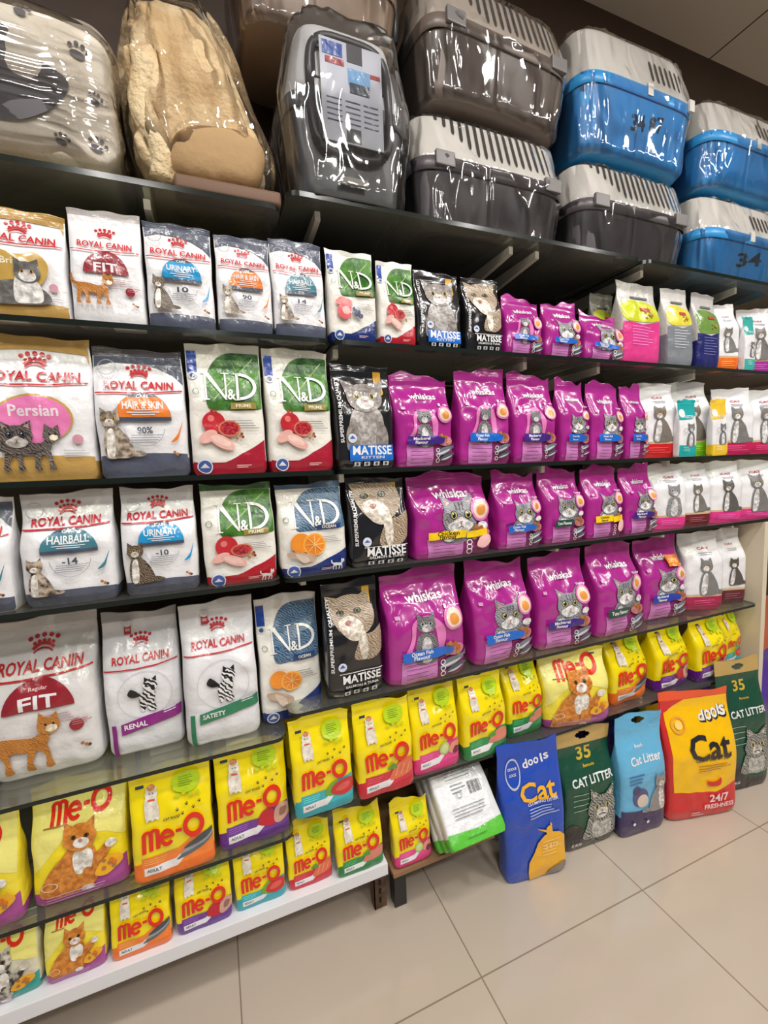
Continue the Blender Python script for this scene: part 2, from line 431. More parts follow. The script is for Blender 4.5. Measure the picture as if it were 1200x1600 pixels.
def meat(A, cx, cy, s, kind='fish'):
    A.g(cx, cy, s)
    if kind == 'tuna':
        A.smooth([(-.9, -.3), (-.7, .35), (-.2, .55), (.1, .1), (0, -.5)], film((196, 30, 50))); A.smooth([(0, -.3), (.1, .4), (.5, .65), (1, .4), (.8, -.2), (.3, -.5)], film((205, 160, 140)))
        A.smooth([(.3, -.1), (.4, .35), (.75, .3), (.6, -.1)], film((150, 105, 92)))
    elif kind == 'red':
        A.smooth([(-1.1, -.2), (-.7, .4), (-.2, .5), (-.4, -.4)], film((110, 165, 60))); A.smooth([(-.7, -.2), (-.4, .35), (.4, .55), (.95, .3), (.8, -.35), (0, -.55)], film((205, 48, 48)))
        A.smooth([(-.4, -.1), (0, .25), (.6, .25), (.5, -.1), (0, -.25)], film((226, 92, 84)))
    elif kind == 'salmon':
        A.smooth([(-.9, -.5), (-.6, .2), (.2, .7), (1, .55), (.9, -.1), (.2, -.5)], film((222, 112, 76)))
        for i in range(3): A.line([(-.5+i*.4, -.35), (-.2+i*.4, .35)], .07, film((240, 160, 130)))
        A.smooth([(-1.1, .3), (-.6, .6), (-.4, .2)], film((96, 150, 60)))
    elif kind == 'fishes':
        for i in range(3):
            A.smooth([(-1+i*.2, -.5+i*.25), (0+i*.1, .1+i*.2), (1, .5+i*.12), (.6, 0+i*.15), (-.2, -.4+i*.2)], film(((96, 106, 112), (150, 158, 162), (70, 78, 84))[i]))
    elif kind == 'mixed':
        A.ell(-.5, .1, .45, .5, film((186, 205, 120))); A.ell(-.5, .1, .3, .34, film((214, 226, 160)))
        A.smooth([(-.1, -.3), (.1, .4), (.7, .5), (1, 0), (.6, -.4)], film((236, 150, 130))); A.smooth([(.2, -.3), (.5, .1), (.9, -.2), (.5, -.5)], film((120, 30, 60)))
    else:
        A.smooth([(-.9, -.4), (-.5, .3), (.3, .6), (.95, .3), (.6, -.3)], film((214, 130, 110))); A.smooth([(-1, .1), (-.5, .5), (-.3, .1)], film((90, 150, 60)))
    A.g()

# ------------------------------------------------------------------ designs
def crown(A, cx, cy, s, c=RED):
    m = film(c)
    for i in range(5):
        a = (i-2)*.30; A.ell(cx+s*1.2*math.sin(a), cy+(s*.95*math.cos(a)-.50*s)*A.k, s*.13, None, m, 8)
        A.ell(cx+s*.82*math.sin(a), cy+(s*.70*math.cos(a)-.55*s)*A.k, s*.1, None, m, 8)
    A.ring(cx, cy-s*.62*A.k, s*.72, None, s*.17, m, .62, PI-.62, 10)
    A.ring(cx, cy-s*.84*A.k, s*.66, None, s*.09, m, .7, PI-.7, 10)
def RC(kind, t1='', dome=(60, 130, 150), num='', cat=None, zone=(84, 90, 108), top=.9, bot=.13, ybrand=.69, slate=(84, 90, 108), w=1.62, cx=.0, big=False, sl=0):
    def d(A):
        g = film(RED)
        if bot: A.poly([(-.97, .0)]+[(x/10, bot+.012*math.sin((x/10+1)*1.6)) for x in range(-10, 11)]+[(.97, .0)], film(zone))
        if top and top < 1:
            P = [(-.97, top-.05)]+[(x/10, top+.03*(1-(x/10)**2)-.02) for x in range(-9, 10)]+[(.97, top-.09), (.97, .999), (-.97, .999)]
            A.poly(P, film(zone if kind != 'plain' else (214, 212, 216)))
        if top and kind == 'care': A.poly([(-.97, .86), (-.6, .895), (-.1, .89), (.4, .86), (.75, .80), (.97, .72), (.97, .94), (-.97, .94)], film(zone))
        crown(A, cx, ybrand+.13, .36)
        A.text('ROYAL CANIN', cx, ybrand+.015, w, .215*A.k, g, sl=sl)
        A.line([(-.95, ybrand-.045), (-.2, ybrand-.05), (.4, ybrand-.043), (.95, ybrand-.025)], .035, g)
        fx = film(WHT)
        if kind in ('care', 'fit'):
            yb = ybrand-.26; R = .60 if kind == 'care' else .62; ox = .06 if kind == 'care' else 0.0
            hh = .225
            A.ell(ox, yb+.02, R, hh*.86, film((72, 80, 98) if kind == 'care' else dome), 18, a0=0, a1=PI)
            if kind == 'care':
                E_ = [(R*.995*math.cos(a_), hh*.86*math.sin(a_)) for a_ in (0, .2, .4, .6, .8, .95)]
                A.poly([(ox+p_, yb+.02+q_) for p_, q_ in E_]+[(ox-p_, yb+.02+q_) for p_, q_ in E_[::-1]], film(dome))
                A.rect(ox-R, yb-.006, ox+R, yb+.024, film((72, 80, 98)))
                A.text('CARE', ox, yb+.184, .28, .085*A.k, fx)
                A.text(t1, ox, yb+.115, .88, .19*A.k, fx)
                for i, ww in enumerate((.4, .7, .5)): A.rect(ox-ww/2, yb+.075-.018*i, ox+ww/2, yb+.082-.018*i, fx)
                A.text(num, ox+.0, yb-.075, .34, .17*A.k, film((70, 76, 92)))
                for i in range(4): A.rect(ox-.3-.02*i, yb-.115-i*.018, ox+.38-.05*i, yb-.109-i*.018, film((150, 152, 162)))
                A.ring(ox, yb-.06, .44, None, .015, film((170, 172, 182)), PI*1.02, PI*1.98, 14)
                A.smooth([(.62, yb-.17), (.78, yb-.11), (.9, yb-.01), (.86, yb-.07), (.78, yb-.15)], film(dome))
            else:
                A.text('FIT', ox, yb+.07, .66, .27*A.k, fx); A.text('Regular', ox, yb+.150, .32, .1*A.k, film((235, 190, 190)))
                A.lines(0.0, .7, yb-.03, .016, 4, film((190, 160, 165)))
                A.ell(.62, yb-.12, .13, None, film(dome)); A.lines(.55, .9, yb-.09, .014, 3, film((200, 120, 130))); 
            kibble(A, .75, .17, .09, (70, 58, 54), 3)
        if kind == 'pink':
            A.ell(-.02, .42, .68, .168, film((196, 160, 80)), 30); A.ell(-.02, .415, .64, .158, film((232, 128, 184)), 30)
            A.text('Persian', -.02, .475, .86, .24*A.k, film((244, 226, 236)))
        if kind == 'gold':
            A.smooth([(-.75, .5), (-.4, .58), (0, .55), (.4, .58), (.66, .47), (.5, .32), (0, .2), (-.5, .3)], film((200, 164, 84), .22))
            A.text('British', -.05, .49, .6, .16*A.k, film((240, 232, 205)))
        if kind in ('pink', 'gold'):
            A.lines(.45, .9, .2, .02, 3, film((190, 190, 195))); A.ell(.72, .28, .1, None, film((205, 150, 165)))
        if kind == 'vet':
            A.ring(.06, .43, .7, None, .012, film((190, 190, 196)))
            A.g(.06, .43, .52); st = wave_fur((20, 20, 22), (235, 235, 238), 26)
            A.smooth([(-.25, -.9), (-.3, -.1), (-.05, .2), (.3, .35), (.5, 0), (.4, -.5), (.5, -.95), (.1, -.98), (.05, -.6), (-.1, -.95)], st)
            A.smooth([(-.2, .0), (-.6, -.05), (-.85, .15), (-.7, .45), (-.5, .35), (-.35, .2)], film((24, 24, 26)))
            A.ell(.28, .52, .36, .36, st); A.poly([(.0, .7), (.02, 1.02), (.25, .85)], film(BLK)); A.poly([(.38, .85), (.6, 1.02), (.6, .68)], film(BLK))
            A.g()
            A.poly([(-.62, .165), (.97, .235), (.97, .315), (-.62, .245)], film(dome))
            A.text(t1, -.24, .222, .6, .15*A.k, fx, sl=.045)
            A.lines(.5, .9, .29, .016, 2, fx, sl=.04)
            A.rect(-.86, .0, -.74, .245, film(dome))
            A.rect(-.42, .845, -.24, .905, film((176, 52, 56))); A.ell(-.33, .925, .12, None, film((214, 212, 216)))
            A.rect(-.39, .865, -.27, .885, film((224, 160, 160)))
        if cat: cat(A)
        if kind in ('care',): A.ring(-.68, .845, .2, None, .02, film((160, 164, 178))) if cx == 0 and not big else None
    return d
def serif_nd(A, cx, cy, s, m):
    """the tall thin-serif N & D"""
    A.g(cx, cy, s)
    A.line([(-.86, -.5), (-.86, .5)], .06, m); A.line([(-.16, -.42), (-.16, .5)], .06, m)
    A.poly([(-.92, .52), (-.72, .52), (-.12, -.5), (-.2, -.5)], m)
    A.rect(-1.0, .49, -.72, .53, m); A.rect(-1.0, -.52, -.74, -.48, m); A.rect(-.3, .49, -.02, .53, m)
    A.line([(.26, -.5), (.26, .52)], .09, m); A.rect(.14, .49, .3, .53, m); A.rect(.14, -.52, .3, -.48, m)
    A.ring(.32, 0.01, .64, .52, .13, m, -PI/2, PI/2, 16); A.rect(.24, .49, .34, .53, m); A.rect(.24, -.52, .34, -.48, m)
    A.text('&', .03, -.3, .3, .4, m)
    A.g()
def ND(top='leaf', bottom=(176, 28, 50), strip=False, food='pomegranate', banner='PRIME', small=False):
    def d(A):
        # bottom swoosh
        A.poly([(-.97, 0), (-.97, .10)]+[(-.97+1.94*t/12, .10-.03*math.sin(PI*min(1, t/8))+.16*(t/12)**2.6) for t in range(1, 13)]+[(.97, 0)], film(bottom))
        gm = pmat('leaf_print', (30, 84, 24), rough=GL, bump=.4, rgb2=(84, 140, 52), vscale=26) if top == 'leaf' else None
        if top != 'leaf':
            gm = wave_fur((48, 74, 104), (108, 140, 168), 38)
        x0 = -.5
        A.smooth([(x0, .50), (x0-.04, .66), (x0+.08, .80), (x0+.34, .90), (x0+.72, .938), (.95, .938), (.97, .8), (.97, .56), (.96, .50), (.5, .485), (-.1, .485)], gm)
        if top == 'leaf':
            A.line([(x0+.15, .56), (.2, .72), (.8, .9)], .03, film((150, 186, 110)))
            for t in (.2, .45, .7): A.line([(x0+.15+t, .56+t*.26), (x0+.02+t, .68+t*.26)], .02, film((120, 168, 90)))
        if strip: A.rect(-.97, .78, -.72, .938, film((24, 68, 160))); A.ell(-.84, .75, .12, None, film((206, 212, 224))); A.ell(-.84, .75, .07, None, film((70, 84, 120)))
        serif_nd(A, .12, .665, .76, film((240, 240, 236)))
        A.poly([(.10, .49), (.8, .495), (.8, .545), (.10, .54)], film((150, 132, 62) if top == 'leaf' else (30, 62, 118)))
        A.text(banner, .45, .518, .42, .10*A.k, film((236, 230, 200)))
        A.ring(-.8, .62, .09, None, .02, film((120, 140, 120)))
        A.lines(.1, .85, .40, .018, 4, film((150, 150, 150)))
        if food == 'pomegranate':
            pk = (232, 178, 168)
            A.ell(-.38, .39, .30, None, film((196, 40, 52))); A.poly([(-.5, .45), (-.42, .5), (-.36, .46), (-.3, .49), (-.28, .44)], film((186, 50, 50)))
            A.ell(-.45, .42, .09, None, film((232, 120, 116)))
            A.ell(.02, .345, .3, .062, film((206, 120, 90))); A.ell(.02, .345, .25, .05, pmat('seed_print', (130, 14, 34), rough=.25, rgb2=(206, 60, 70), vscale=160))
            A.ell(-.55, .285, .24, .045, film(pk), rot=.1); A.ell(-.2, .245, .34, .05, film(pk), rot=-.12); A.ell(-.22, .25, .26, .032, film((240, 200, 190)), rot=-.12)
            kibble(A, .3, .29, .12, (140, 60, 40), 5)
        elif food == 'orange':
            A.ell(-.42, .36, .30, None, film((238, 146, 44))); A.ell(-.02, .335, .34, None, film((246, 176, 80))); A.ell(-.02, .335, .29, None, film((236, 140, 40)))
            for i in range(8):
                a = i*PI/4; A.line([(-.02, .335), (-.02+.27*math.cos(a), .335+.27*math.sin(a)*A.k)], .025, film((250, 200, 130)))
            A.smooth([(-.8, .27), (-.4, .26), (0, .2), (-.1, .15), (-.5, .19), (-.8, .23)], film((196, 168, 148))); A.smooth([(-.6, .25), (-.3, .22), (-.2, .16), (-.4, .15)], film((222, 200, 182)))
        elif food == 'berry':
            A.smooth([(-.75, .42), (-.5, .46), (-.1, .43), (-.1, .37), (-.5, .37), (-.75, .39)], film((230, 130, 130))); A.ell(-.42, .31, .3, None, film((222, 96, 104))); A.ell(-.35, .32, .16, None, film((240, 190, 180)))
            for x, y in ((0, .34), (.14, .31), (.06, .29), (.24, .27)): A.ell(x, y, .1, None, film((44, 52, 96)), 12)
        A.ell(-.68, .06, .2, None, film((60, 92, 170))); A.ring(-.68, .06, .2, None, .03, film((226, 230, 240))); A.poly([(-.8, .05), (-.68, .085), (-.56, .05)], film(WHT))
        A.lines(.15, .6, .06, .014, 2, film((236, 200, 200)))
        if top == 'leaf': cat_walk(A, .7, .065, .18, None, None, m=film((225, 225, 225))) if not strip else None
        else: cat_walk(A, .66, .09, .18, None, None, m=film((225, 225, 225)))
    return d
def MAT(blue=False, kit=False):
    def d(A):
        gr = (150, 140, 136) if kit else (176, 158, 136)
        A.rect(.45, .72, .72, .938, film((206, 160, 40) if not kit else (214, 160, 30))); A.ell(.585, .74, .14, None, film((206, 160, 40))); A.ell(.585, .75, .09, None, film((226, 220, 200)))
        if kit:
            A.g(.02, .50, .98); m = fur((118, 112, 110), (160, 152, 146))
            A.smooth([(-.55, -1.05), (-.62, -.3), (-.35, .25), (.35, .25), (.6, -.3), (.55, -1.05)], fur((188, 184, 182), (140, 134, 130)))
            A.smooth([(-.7, -1.1), (-.72, -.5), (-.4, -.1), (-.3, -1.1)], m); A.smooth([(.3, -1.1), (.4, -.2), (.72, -.5), (.7, -1.1)], m)
            A.poly([(-.62, .7), (-.75, 1.25), (-.15, 1.02)], m); A.poly([(.15, 1.02), (.75, 1.25), (.62, .7)], m)
            A.ell(0, .62, .62, .5, m); A.ell(0, .44, .3, .22, fur((214, 210, 206)))
            for x in (-.26, .26): A.ell(x, .66, .12, .11, film((190, 170, 110))); A.ell(x, .66, .06, .09, film(BLK))
            A.poly([(-.06, .53), (.06, .53), (0, .45)], film((180, 120, 115))); A.g()
        else:
            A.g(.08, .58, 1.0); m = wave_fur((196, 178, 154), (128, 108, 88), 40)
            A.smooth([(-.15, -.9), (.1, -.2), (.5, -.1), (.95, .1), (.95, -.6), (.6, -1.0), (.2, -1.05)], m)
            A.poly([(-.85, .75), (-1.0, 1.22), (-.35, 1.05)], m); A.poly([(.15, 1.1), (.55, 1.3), (.6, .8)], m)
            A.smooth([(-.85, .5), (-.8, .95), (-.3, 1.18), (.3, 1.12), (.65, .8), (.7, .4), (.45, .0), (.0, -.2), (-.5, -.05)], m)
            A.smooth([(-.65, .3), (-.35, .5), (.0, .45), (.25, .1), (0, -.3), (-.4, -.15)], fur((222, 212, 198)))
            A.smooth([(.0, -.15), (.25, .0), (.35, -.6), (.3, -1.0), (.1, -.9)], fur((225, 216, 202)))
            for x, y in ((-.52, .62), (.1, .66)): A.ell(x, y, .14, .09, film((40, 38, 34))); A.ell(x, y, .09, .07, film((120, 130, 80))); A.ell(x, y, .05, .06, film(BLK))
            A.smooth([(-.4, .3), (-.3, .38), (-.18, .32), (-.28, .22)], film((170, 110, 100))); A.g()
        A.text('SUPERPREMIUM QUALITY', -.84, .56, .62/A.k, .13*A.k, film(WHT), rot=PI/2)
        A.ell(-.52, .29, .15, None, film((214, 220, 234))); A.poly([(-.62, .285), (-.52, .315), (-.42, .285)], film((60, 90, 170)))
        if blue: A.rect(-.62, .075, .9, .225, film((24, 110, 206)))
        else: A.rect(-.62, .225, .93, .231, film(WHT))
        A.text('MATISSE', .16, .175, 1.36, .30*A.k, film(WHT))
        A.text('SALMON & TUNA' if not blue else 'KITTEN', .16, .108, 1.2 if not blue else .8, .09*A.k, film((220, 220, 224)))
        for i in range(4):
            x = -.38+.33*i; A.rect(x-.1, .028, x+.1, .066, film((214, 216, 220))); A.ell(x, .047, .05, None, film((60, 62, 66)), 8)
    return d
FL = {'chicken': ('Chicken', 'Flavour', (248, 208, 20), (40, 30, 20)), 'ocean': ('Ocean Fish', 'Flavour', (22, 104, 206), WHT), 'tuna': ('Tuna Flavour', '', (34, 74, 62), WHT),
      'mackerel': ('Mackerel', 'Flavour', (62, 34, 132), WHT), 'gourmet': ('Mackerel', 'Flavour', (44, 62, 168), WHT)}
PUR = (172, 38, 142)
def WHI(fl='ocean', kitten=False, detail=True, sticker=False):
    a, b, tagc, tc = FL[fl]
    def d(A):
        lil = film((206, 132, 196)); dk = film((134, 22, 112)); wh = film(WHT)
        A.ell(.0, .79, .34, .075, dk, 16, a0=-PI, a1=0)
        A.text('whiskas', .02, .765, .95, .20*A.k, wh)
        A.poly([(.22, .0), (.97, .0), (.97, .26), (.5, .23), (.22, .2)], film((140, 50, 110)))
        A.rect(-.72, .015, .2, .235, lil)
        if kitten:
            A.smooth([(-.62, .26), (-.45, .42), (-.42, .56), (-.1, .62), (.2, .58), (.4, .48), (.38, .34), (.25, .26)], film((226, 128, 190)))
            A.smooth([(-.45, .26), (-.34, .42), (-.3, .54), (-.05, .58), (.12, .52), (.2, .4), (.15, .26)], film((150, 30, 126)))
            kitten_front(A, -.08, .405, .56)
        else: cat_face(A, .12, .45, .52)
        A.ell(.66, .56, .28, None, film((222, 120, 190))); A.ell(.66, .56, .22, None, film((240, 214, 196))); A.ell(.66, .55, .13, None, film((226, 150, 70)))
        A.text('1+' if kitten else 'Tasty', .66, .665, .4, .09*A.k, wh)
        A.rect(-.82, .61, -.70, .64, film((222, 160, 206)))
        A.ell(.62, .27, .28, .055, film((196, 120, 140))); kibble(A, .6, .29, .2, (168, 98, 46), 9)
        if fl == 'chicken': A.poly([(.25, .22), (.8, .24), (.8, .32), (.25, .30)], film(tagc)); A.smooth([(.5, .12), (.6, .22), (.85, .24), (.9, .15), (.7, .08)], film((240, 190, 190)))
        else: fish(A, .60, .17, .42); fish(A, .68, .10, .34, (80, 84, 100))
        A.poly([(-.72, .235), (.22, .235), (.25, .325), (-.72, .325)], film(tagc))
        if fl in ('mackerel', 'gourmet', 'ocean'): A.poly([(.22, .235), (.55, .25), (.6, .30), (.25, .325)], film(tagc))
        if b: A.text(a, -.24, .30, .55, .10*A.k, film(tc)); A.text(b, -.24, .26, .42, .10*A.k, film(tc))
        else: A.text(a, -.24, .28, .72, .12*A.k, film(tc))
        A.lines(-.64, .12, .20, .04, 5, film((124, 36, 108)), .006)
        for i in range(3): A.ring(.3, .06+.055*i, .07, None, .02, wh, n=10)
        if sticker: A.rect(.1, .66, .62, .79, film((236, 128, 40))); A.text('20%', .36, .725, .36, .14*A.k, film((250, 220, 120)))
    return d
YEL = (248, 226, 0)
def meo_logo(A, cx, cy, w, sl=.12):
    m = film((226, 42, 20)); A.g(cx, cy, w/2)
    q = sl
    for x in (-.93, -.72, -.51): A.line([(x, -.34+q*x), (x, .30+q*x)], .13, m)
    A.ring(-.825, .24+q*-.82, .17, .16, .13, m, 0, PI, 8); A.ring(-.615, .24+q*-.6, .17, .16, .13, m, 0, PI, 8)
    A.ring(-.22, -.06+q*-.22, .235, .30, .115, m, .0, 5.6, 16); A.rect(-.42, -.09+q*-.22, .0, .01+q*-.22, m)
    A.rect(.06, -.02+q*.13, .26, .1+q*.2, m)
    A.ring(.64, .02+q*.62, .35, .42, .15, m)
    A.g()
def MEO(c=(240, 120, 30), food='fishes', big=False):
    lt = tuple(min(255, int(v+(255-v)*.12)) for v in c)
    def d(A):
        A.poly([(-.97, 0), (-.97, .19), (-.8, .2), (.1, .205), (.45, .24), (.97, .3), (.97, 0)], film(c))
        A.poly([(-.78, .245), (.1, .25), (.5, .335), (.97, .345), (.97, .12), (.5, .11), (-.78, .06)], film(lt))
        A.poly([(-.74, .145), (.02, .16), (.28, .225), (.28, .16), (.05, .085), (-.74, .07)], film(WHT))
        A.text('ADULT', -.5, .115, .36, .085*A.k, film((50, 60, 80))); A.lines(-.72, .0, .22, .02, 3, film(tuple(min(255, v+90) for v in c)))
        meat(A, .54, .235, .50, food)
        A.text('CAT FOOD', .0, .56, .42, .07*A.k, film((70, 60, 30)), sl=.1)
        meo_logo(A, .03, .42, 1.56)
        # white standing cat with a cap
        A.g(-.46, .755, .50); w = fur((240, 236, 224), (212, 200, 184))
        A.smooth([(-.3, -1.0), (-.36, -.4), (-.26, .1), (.2, .1), (.32, -.4), (.3, -1.0), (.12, -.92), (0, -1.0), (-.14, -.92)], w); A.ell(-.02, .2, .3, .26, w)
        A.poly([(-.28, .32), (-.3, .56), (-.1, .44)], w); A.poly([(.06, .44), (.26, .56), (.24, .3)], w)
        A.ell(-.02, .52, .2, .16, fur((206, 140, 100))); A.rect(-.18, -.1, .16, -.02, film((220, 90, 60))); A.ell(-.1, .24, .03, .03, film(BLK), 6); A.ell(.07, .24, .03, .03, film(BLK), 6)
        A.g()
        gr = film((186, 214, 30)); A.smooth([(.05, .80), (.1, .89), (.4, .925), (.7, .89), (.72, .80), (.5, .74), (.2, .75)], gr)
        A.lines(.2, .6, .87, .018, 5, film((120, 160, 30)), .007)
        for i in range(4): A.ell(.15+i*.17, .73+.012*math.sin(i*2), .055, None, gr, 8)
        br = (84, 58, 26)
        for x, y in ((.15, .63), (.38, .655), (.55, .62), (.70, .66), (.28, .60)): paw(A, x, y, .07, br, .3)
        A.rect(-.82, .875, -.62, .905, film((30, 50, 70)))
    return d
def MEOK(c=(170, 74, 150), green=False):
    def d(A):
        pale = film((240, 232, 130)); A.poly([(-.97, .3), (-.97, .935), (.97, .935), (.97, .45), (.6, .52), (-.2, .6)], pale)
        A.poly([(-.97, 0), (-.97, .13), (-.5, .15), (.2, .16), (.97, .27), (.97, 0)], film(c))
        meo_logo(A, .05, .765, 1.3)
        A.rect(-.72, .66, -.3, .67, film((160, 120, 50)))
        o1, o2 = (222, 146, 60), (184, 104, 30)
        if green: o1, o2 = (214, 206, 190), (40, 40, 44)
        A.g(-.05, .37, .84); m = fur(o1, o2); wf = fur((246, 236, 220))
        A.smooth([(-.9, -.9), (-.75, -.3), (-.4, .1), (-.1, .35), (.35, .3), (.5, -.1), (.5, -.6), (.2, -.95)], m)
        A.smooth([(.35, -.4), (.6, -.35), (.85, .0), (.95, .1), (.8, .25), (.55, .05), (.35, -.05)], m); A.ell(.86, .16, .15, .13, wf)
        A.smooth([(-.05, -.45), (-.1, .1), (.2, .25), (.4, .05), (.3, -.4)], wf); A.smooth([(.1, -.95), (.12, -.4), (.35, -.4), (.35, -.9)], m); A.ell(.22, -.92, .17, .09, wf)
        A.poly([(-.3, .62), (-.28, 1.0), (-.02, .82)], m); A.poly([(.18, .84), (.46, 1.02), (.46, .6)], m)
        A.ell(.1, .55, .42, .36, m); A.ell(.13, .42, .2, .15, wf)
        for x in (-.05, .27): A.ell(x, .6, .07, .06, film((100, 70, 30))); A.ell(x, .6, .03, .05, film(BLK))
        A.ell(.12, .5, .05, .035, film((206, 120, 110))); A.g()
        A.smooth([(.3, .18), (.4, .26), (.62, .32), (.85, .30), (.9, .24), (.7, .18), (.5, .15)], film((240, 176, 30))); kibble(A, .62, .25, .16, (222, 120, 30), 7)
        A.ring(-.62, .19, .17, .035, .02, film((240, 226, 200))); A.lines(-.7, .8, .10, .025, 3, film((220, 170, 210)))
        A.rect(.5, .9, .68, .922, film((30, 60, 60)))
    return d
def PLAIN(bot=(200, 30, 100), g1=(150, 148, 146), g2=(90, 88, 88), pose='sit', gap=(206, 180, 140)):
    def d(A):
        A.rect(-.97, 0, .97, .19, film(bot)); A.rect(-.97, .185, .97, .215, film(gap))
        A.lines(-.5, .7, .13, .03, 3, film(tuple(min(255, v+90) for v in bot)))
        A.text('CAT', .1, .80, .6, .1*A.k, film((196, 60, 84))); A.rect(-.25, .745, .45, .752, film((170, 170, 175))); A.rect(-.2, .725, .4, .732, film((170, 170, 175)))
        if pose == 'sit': cat_sit(A, .15, .44, .85, g1, g2, (214, 212, 212))
        else: kitten_front(A, .2, .44, .8, g1, g2)
    return d
def SLIM(c=(20, 166, 168)):
    def d(A):
        A.poly([(-.97, .64), (-.97, .94), (.97, .94), (.97, .74), (.4, .66)], film(c)); A.rect(-.97, 0, .97, .2, film(c)); A.ell(-.6, .76, .34, None, film(WHT))
        A.text('KITTEN', .2, .70, 1.0, .22*A.k, film(WHT)); kitten_front(A, .2, .38, .85); A.lines(-.7, .2, .16, .03, 3, film(WHT)); A.ring(-.5, .45, .22, None, .05, film((170, 170, 176)))
    return d
def TWO(topc, midc, botc, split=.45):
    def d(A):
        A.poly([(-.97, 0), (-.97, split), (0, split-.03), (.97, split+.04), (.97, 0)], film(botc))
        A.smooth([(-.9, split+.02), (-.9, .72), (-.2, .78), (.6, .74), (.9, .68), (.9, split+.05), (0, split)], film(midc))
        A.lines(-.6, .6, split-.06, .035, 7, film(tuple(min(255, v+110) for v in botc))); A.rect(-.4, .8, .5, .83, film((100, 104, 104))); A.rect(-.1, .64, .4, .68, film((190, 60, 60)))
        kibble(A, .3, split+.1, .2, (180, 150, 60), 6)
    return d
def dools_blue(A):
    y = film((250, 186, 34)); w = film(WHT)
    for x, yy, sy in zip((-.13, .06, .24, .42, .58), (.845, .845, .85, .86, .865), 'dools'): A.text(sy, x, yy, .17 if sy != 'l' else .06, .26*A.k if sy in 'dl' else .19*A.k, w, rot=.1)
    A.ring(-.55, .80, .24, .105, .035, film((190, 200, 225))); A.text('ODOUR', -.55, .83, .3, .08*A.k, w); A.text('LOCK', -.55, .79, .22, .08*A.k, w)
    A.text('Cat', .15, .66, 1.15, .58*A.k, y); A.text('CLUMPING LITTER', .26, .585, .98, .09*A.k, w, sl=.02)
    A.lines(-.2, .8, .545, .02, 4, film((170, 190, 230)), .008)
    A.poly([(-.3, .0), (-.34, .08), (-.3, .15), (-.12, .22), (.02, .29), (.25, .335), (.5, .345), (.75, .33), (.95, .28), (.96, .0)], y)
    A.smooth([(.32, .33), (.3, .385), (.45, .40), (.5, .36), (.48, .33)], y); A.smooth([(.0, .40), (.15, .385), (.32, .37), (.34, .35), (.18, .37)], y); A.poly([(.42, .39), (.44, .425), (.5, .40)], y)
    A.lines(.15, .8, .28, .025, 5, film((255, 222, 130)), .008); A.text('24/7', .45, .24, .5, .14*A.k, film((255, 230, 160)))
    A.smooth([(.3, 0), (.4, .05), (.6, .075), (.93, .08), (.93, 0)], film((130, 120, 110)))
def litter_green(A):
    g = film((206, 176, 60)); w = film(WHT)
    A.text('35', -.02, .79, .56, .38*A.k, g); A.text('Bentonite', .05, .70, .42, .08*A.k, g); A.text('CAT LITTER', .08, .60, 1.55, .24*A.k, w, sl=.03)
    A.smooth([(-.97, .0), (-.97, .2), (-.7, .25), (-.3, .18), (.1, .06), (.3, .0)], film((44, 40, 40)))
    for i in range(4): A.rect(-.72, .50-i*.045, -.15, .505-i*.045, film((170, 200, 180)))
    A.g(.34, .28, .74); m = wave_fur((176, 176, 168), (72, 72, 68), 30)
    A.smooth([(-.85, -.95), (-.8, -.4), (-.5, .1), (.5, .15), (.85, -.3), (.9, -.95)], m); A.smooth([(-.4, -.95), (-.45, -.3), (0, -.1), (.45, -.3), (.4, -.95)], fur((206, 206, 198), (150, 150, 142)))
    A.poly([(-.55, .55), (-.62, 1.3), (-.1, .9)], m); A.poly([(.1, .9), (.62, 1.3), (.6, .55)], m); A.poly([(-.46, .7), (-.5, 1.1), (-.22, .88)], fur((206, 196, 180))); A.poly([(.22, .9), (.5, 1.1), (.46, .7)], fur((206, 196, 180)))
    A.smooth([(-.65, .1), (-.68, .5), (-.4, .88), (.4, .88), (.68, .5), (.65, .1), (.2, -.25), (-.2, -.25)], m); A.ell(0, .12, .3, .24, fur((214, 212, 204)))
    for x in (-.27, .27): A.ell(x, .42, .13, .1, film((206, 196, 110))); A.ell(x, .42, .06, .09, film(BLK))
    A.poly([(-.08, .24), (.08, .24), (0, .15)], film((170, 110, 100))); A.line([(-.18, .05), (0, .1), (.18, .05)], .04, film(BLK)); A.g()
    A.text('5 KG', -.62, .07, .36, .10*A.k, w)
def litter_sky(A):
    w = film(WHT); v = film((58, 46, 92))
    A.poly([(-.97, 0), (-.97, .24), (-.4, .22), (.97, .2), (.97, 0)], v)
    A.text('Cat Litter', .1, .64, 1.3, .30*A.k, w, sl=.04); A.text('fresh', -.1, .74, .35, .12*A.k, w)
    A.lines(-.7, .0, .52, .03, 3, film((60, 110, 170)), .012)
    A.ell(-.2, .33, .34, None, film((86, 84, 130))); A.ell(-.12, .30, .24, None, film((222, 206, 190))); A.ell(-.38, .40, .16, None, film((70, 66, 110)))
    cat_sit(A, .55, .34, .68, (176, 172, 172), (110, 108, 112), (222, 216, 210), -1); A.ell(-.5, .12, .06, None, w, 8); A.ell(.1, .11, .06, None, w, 8)
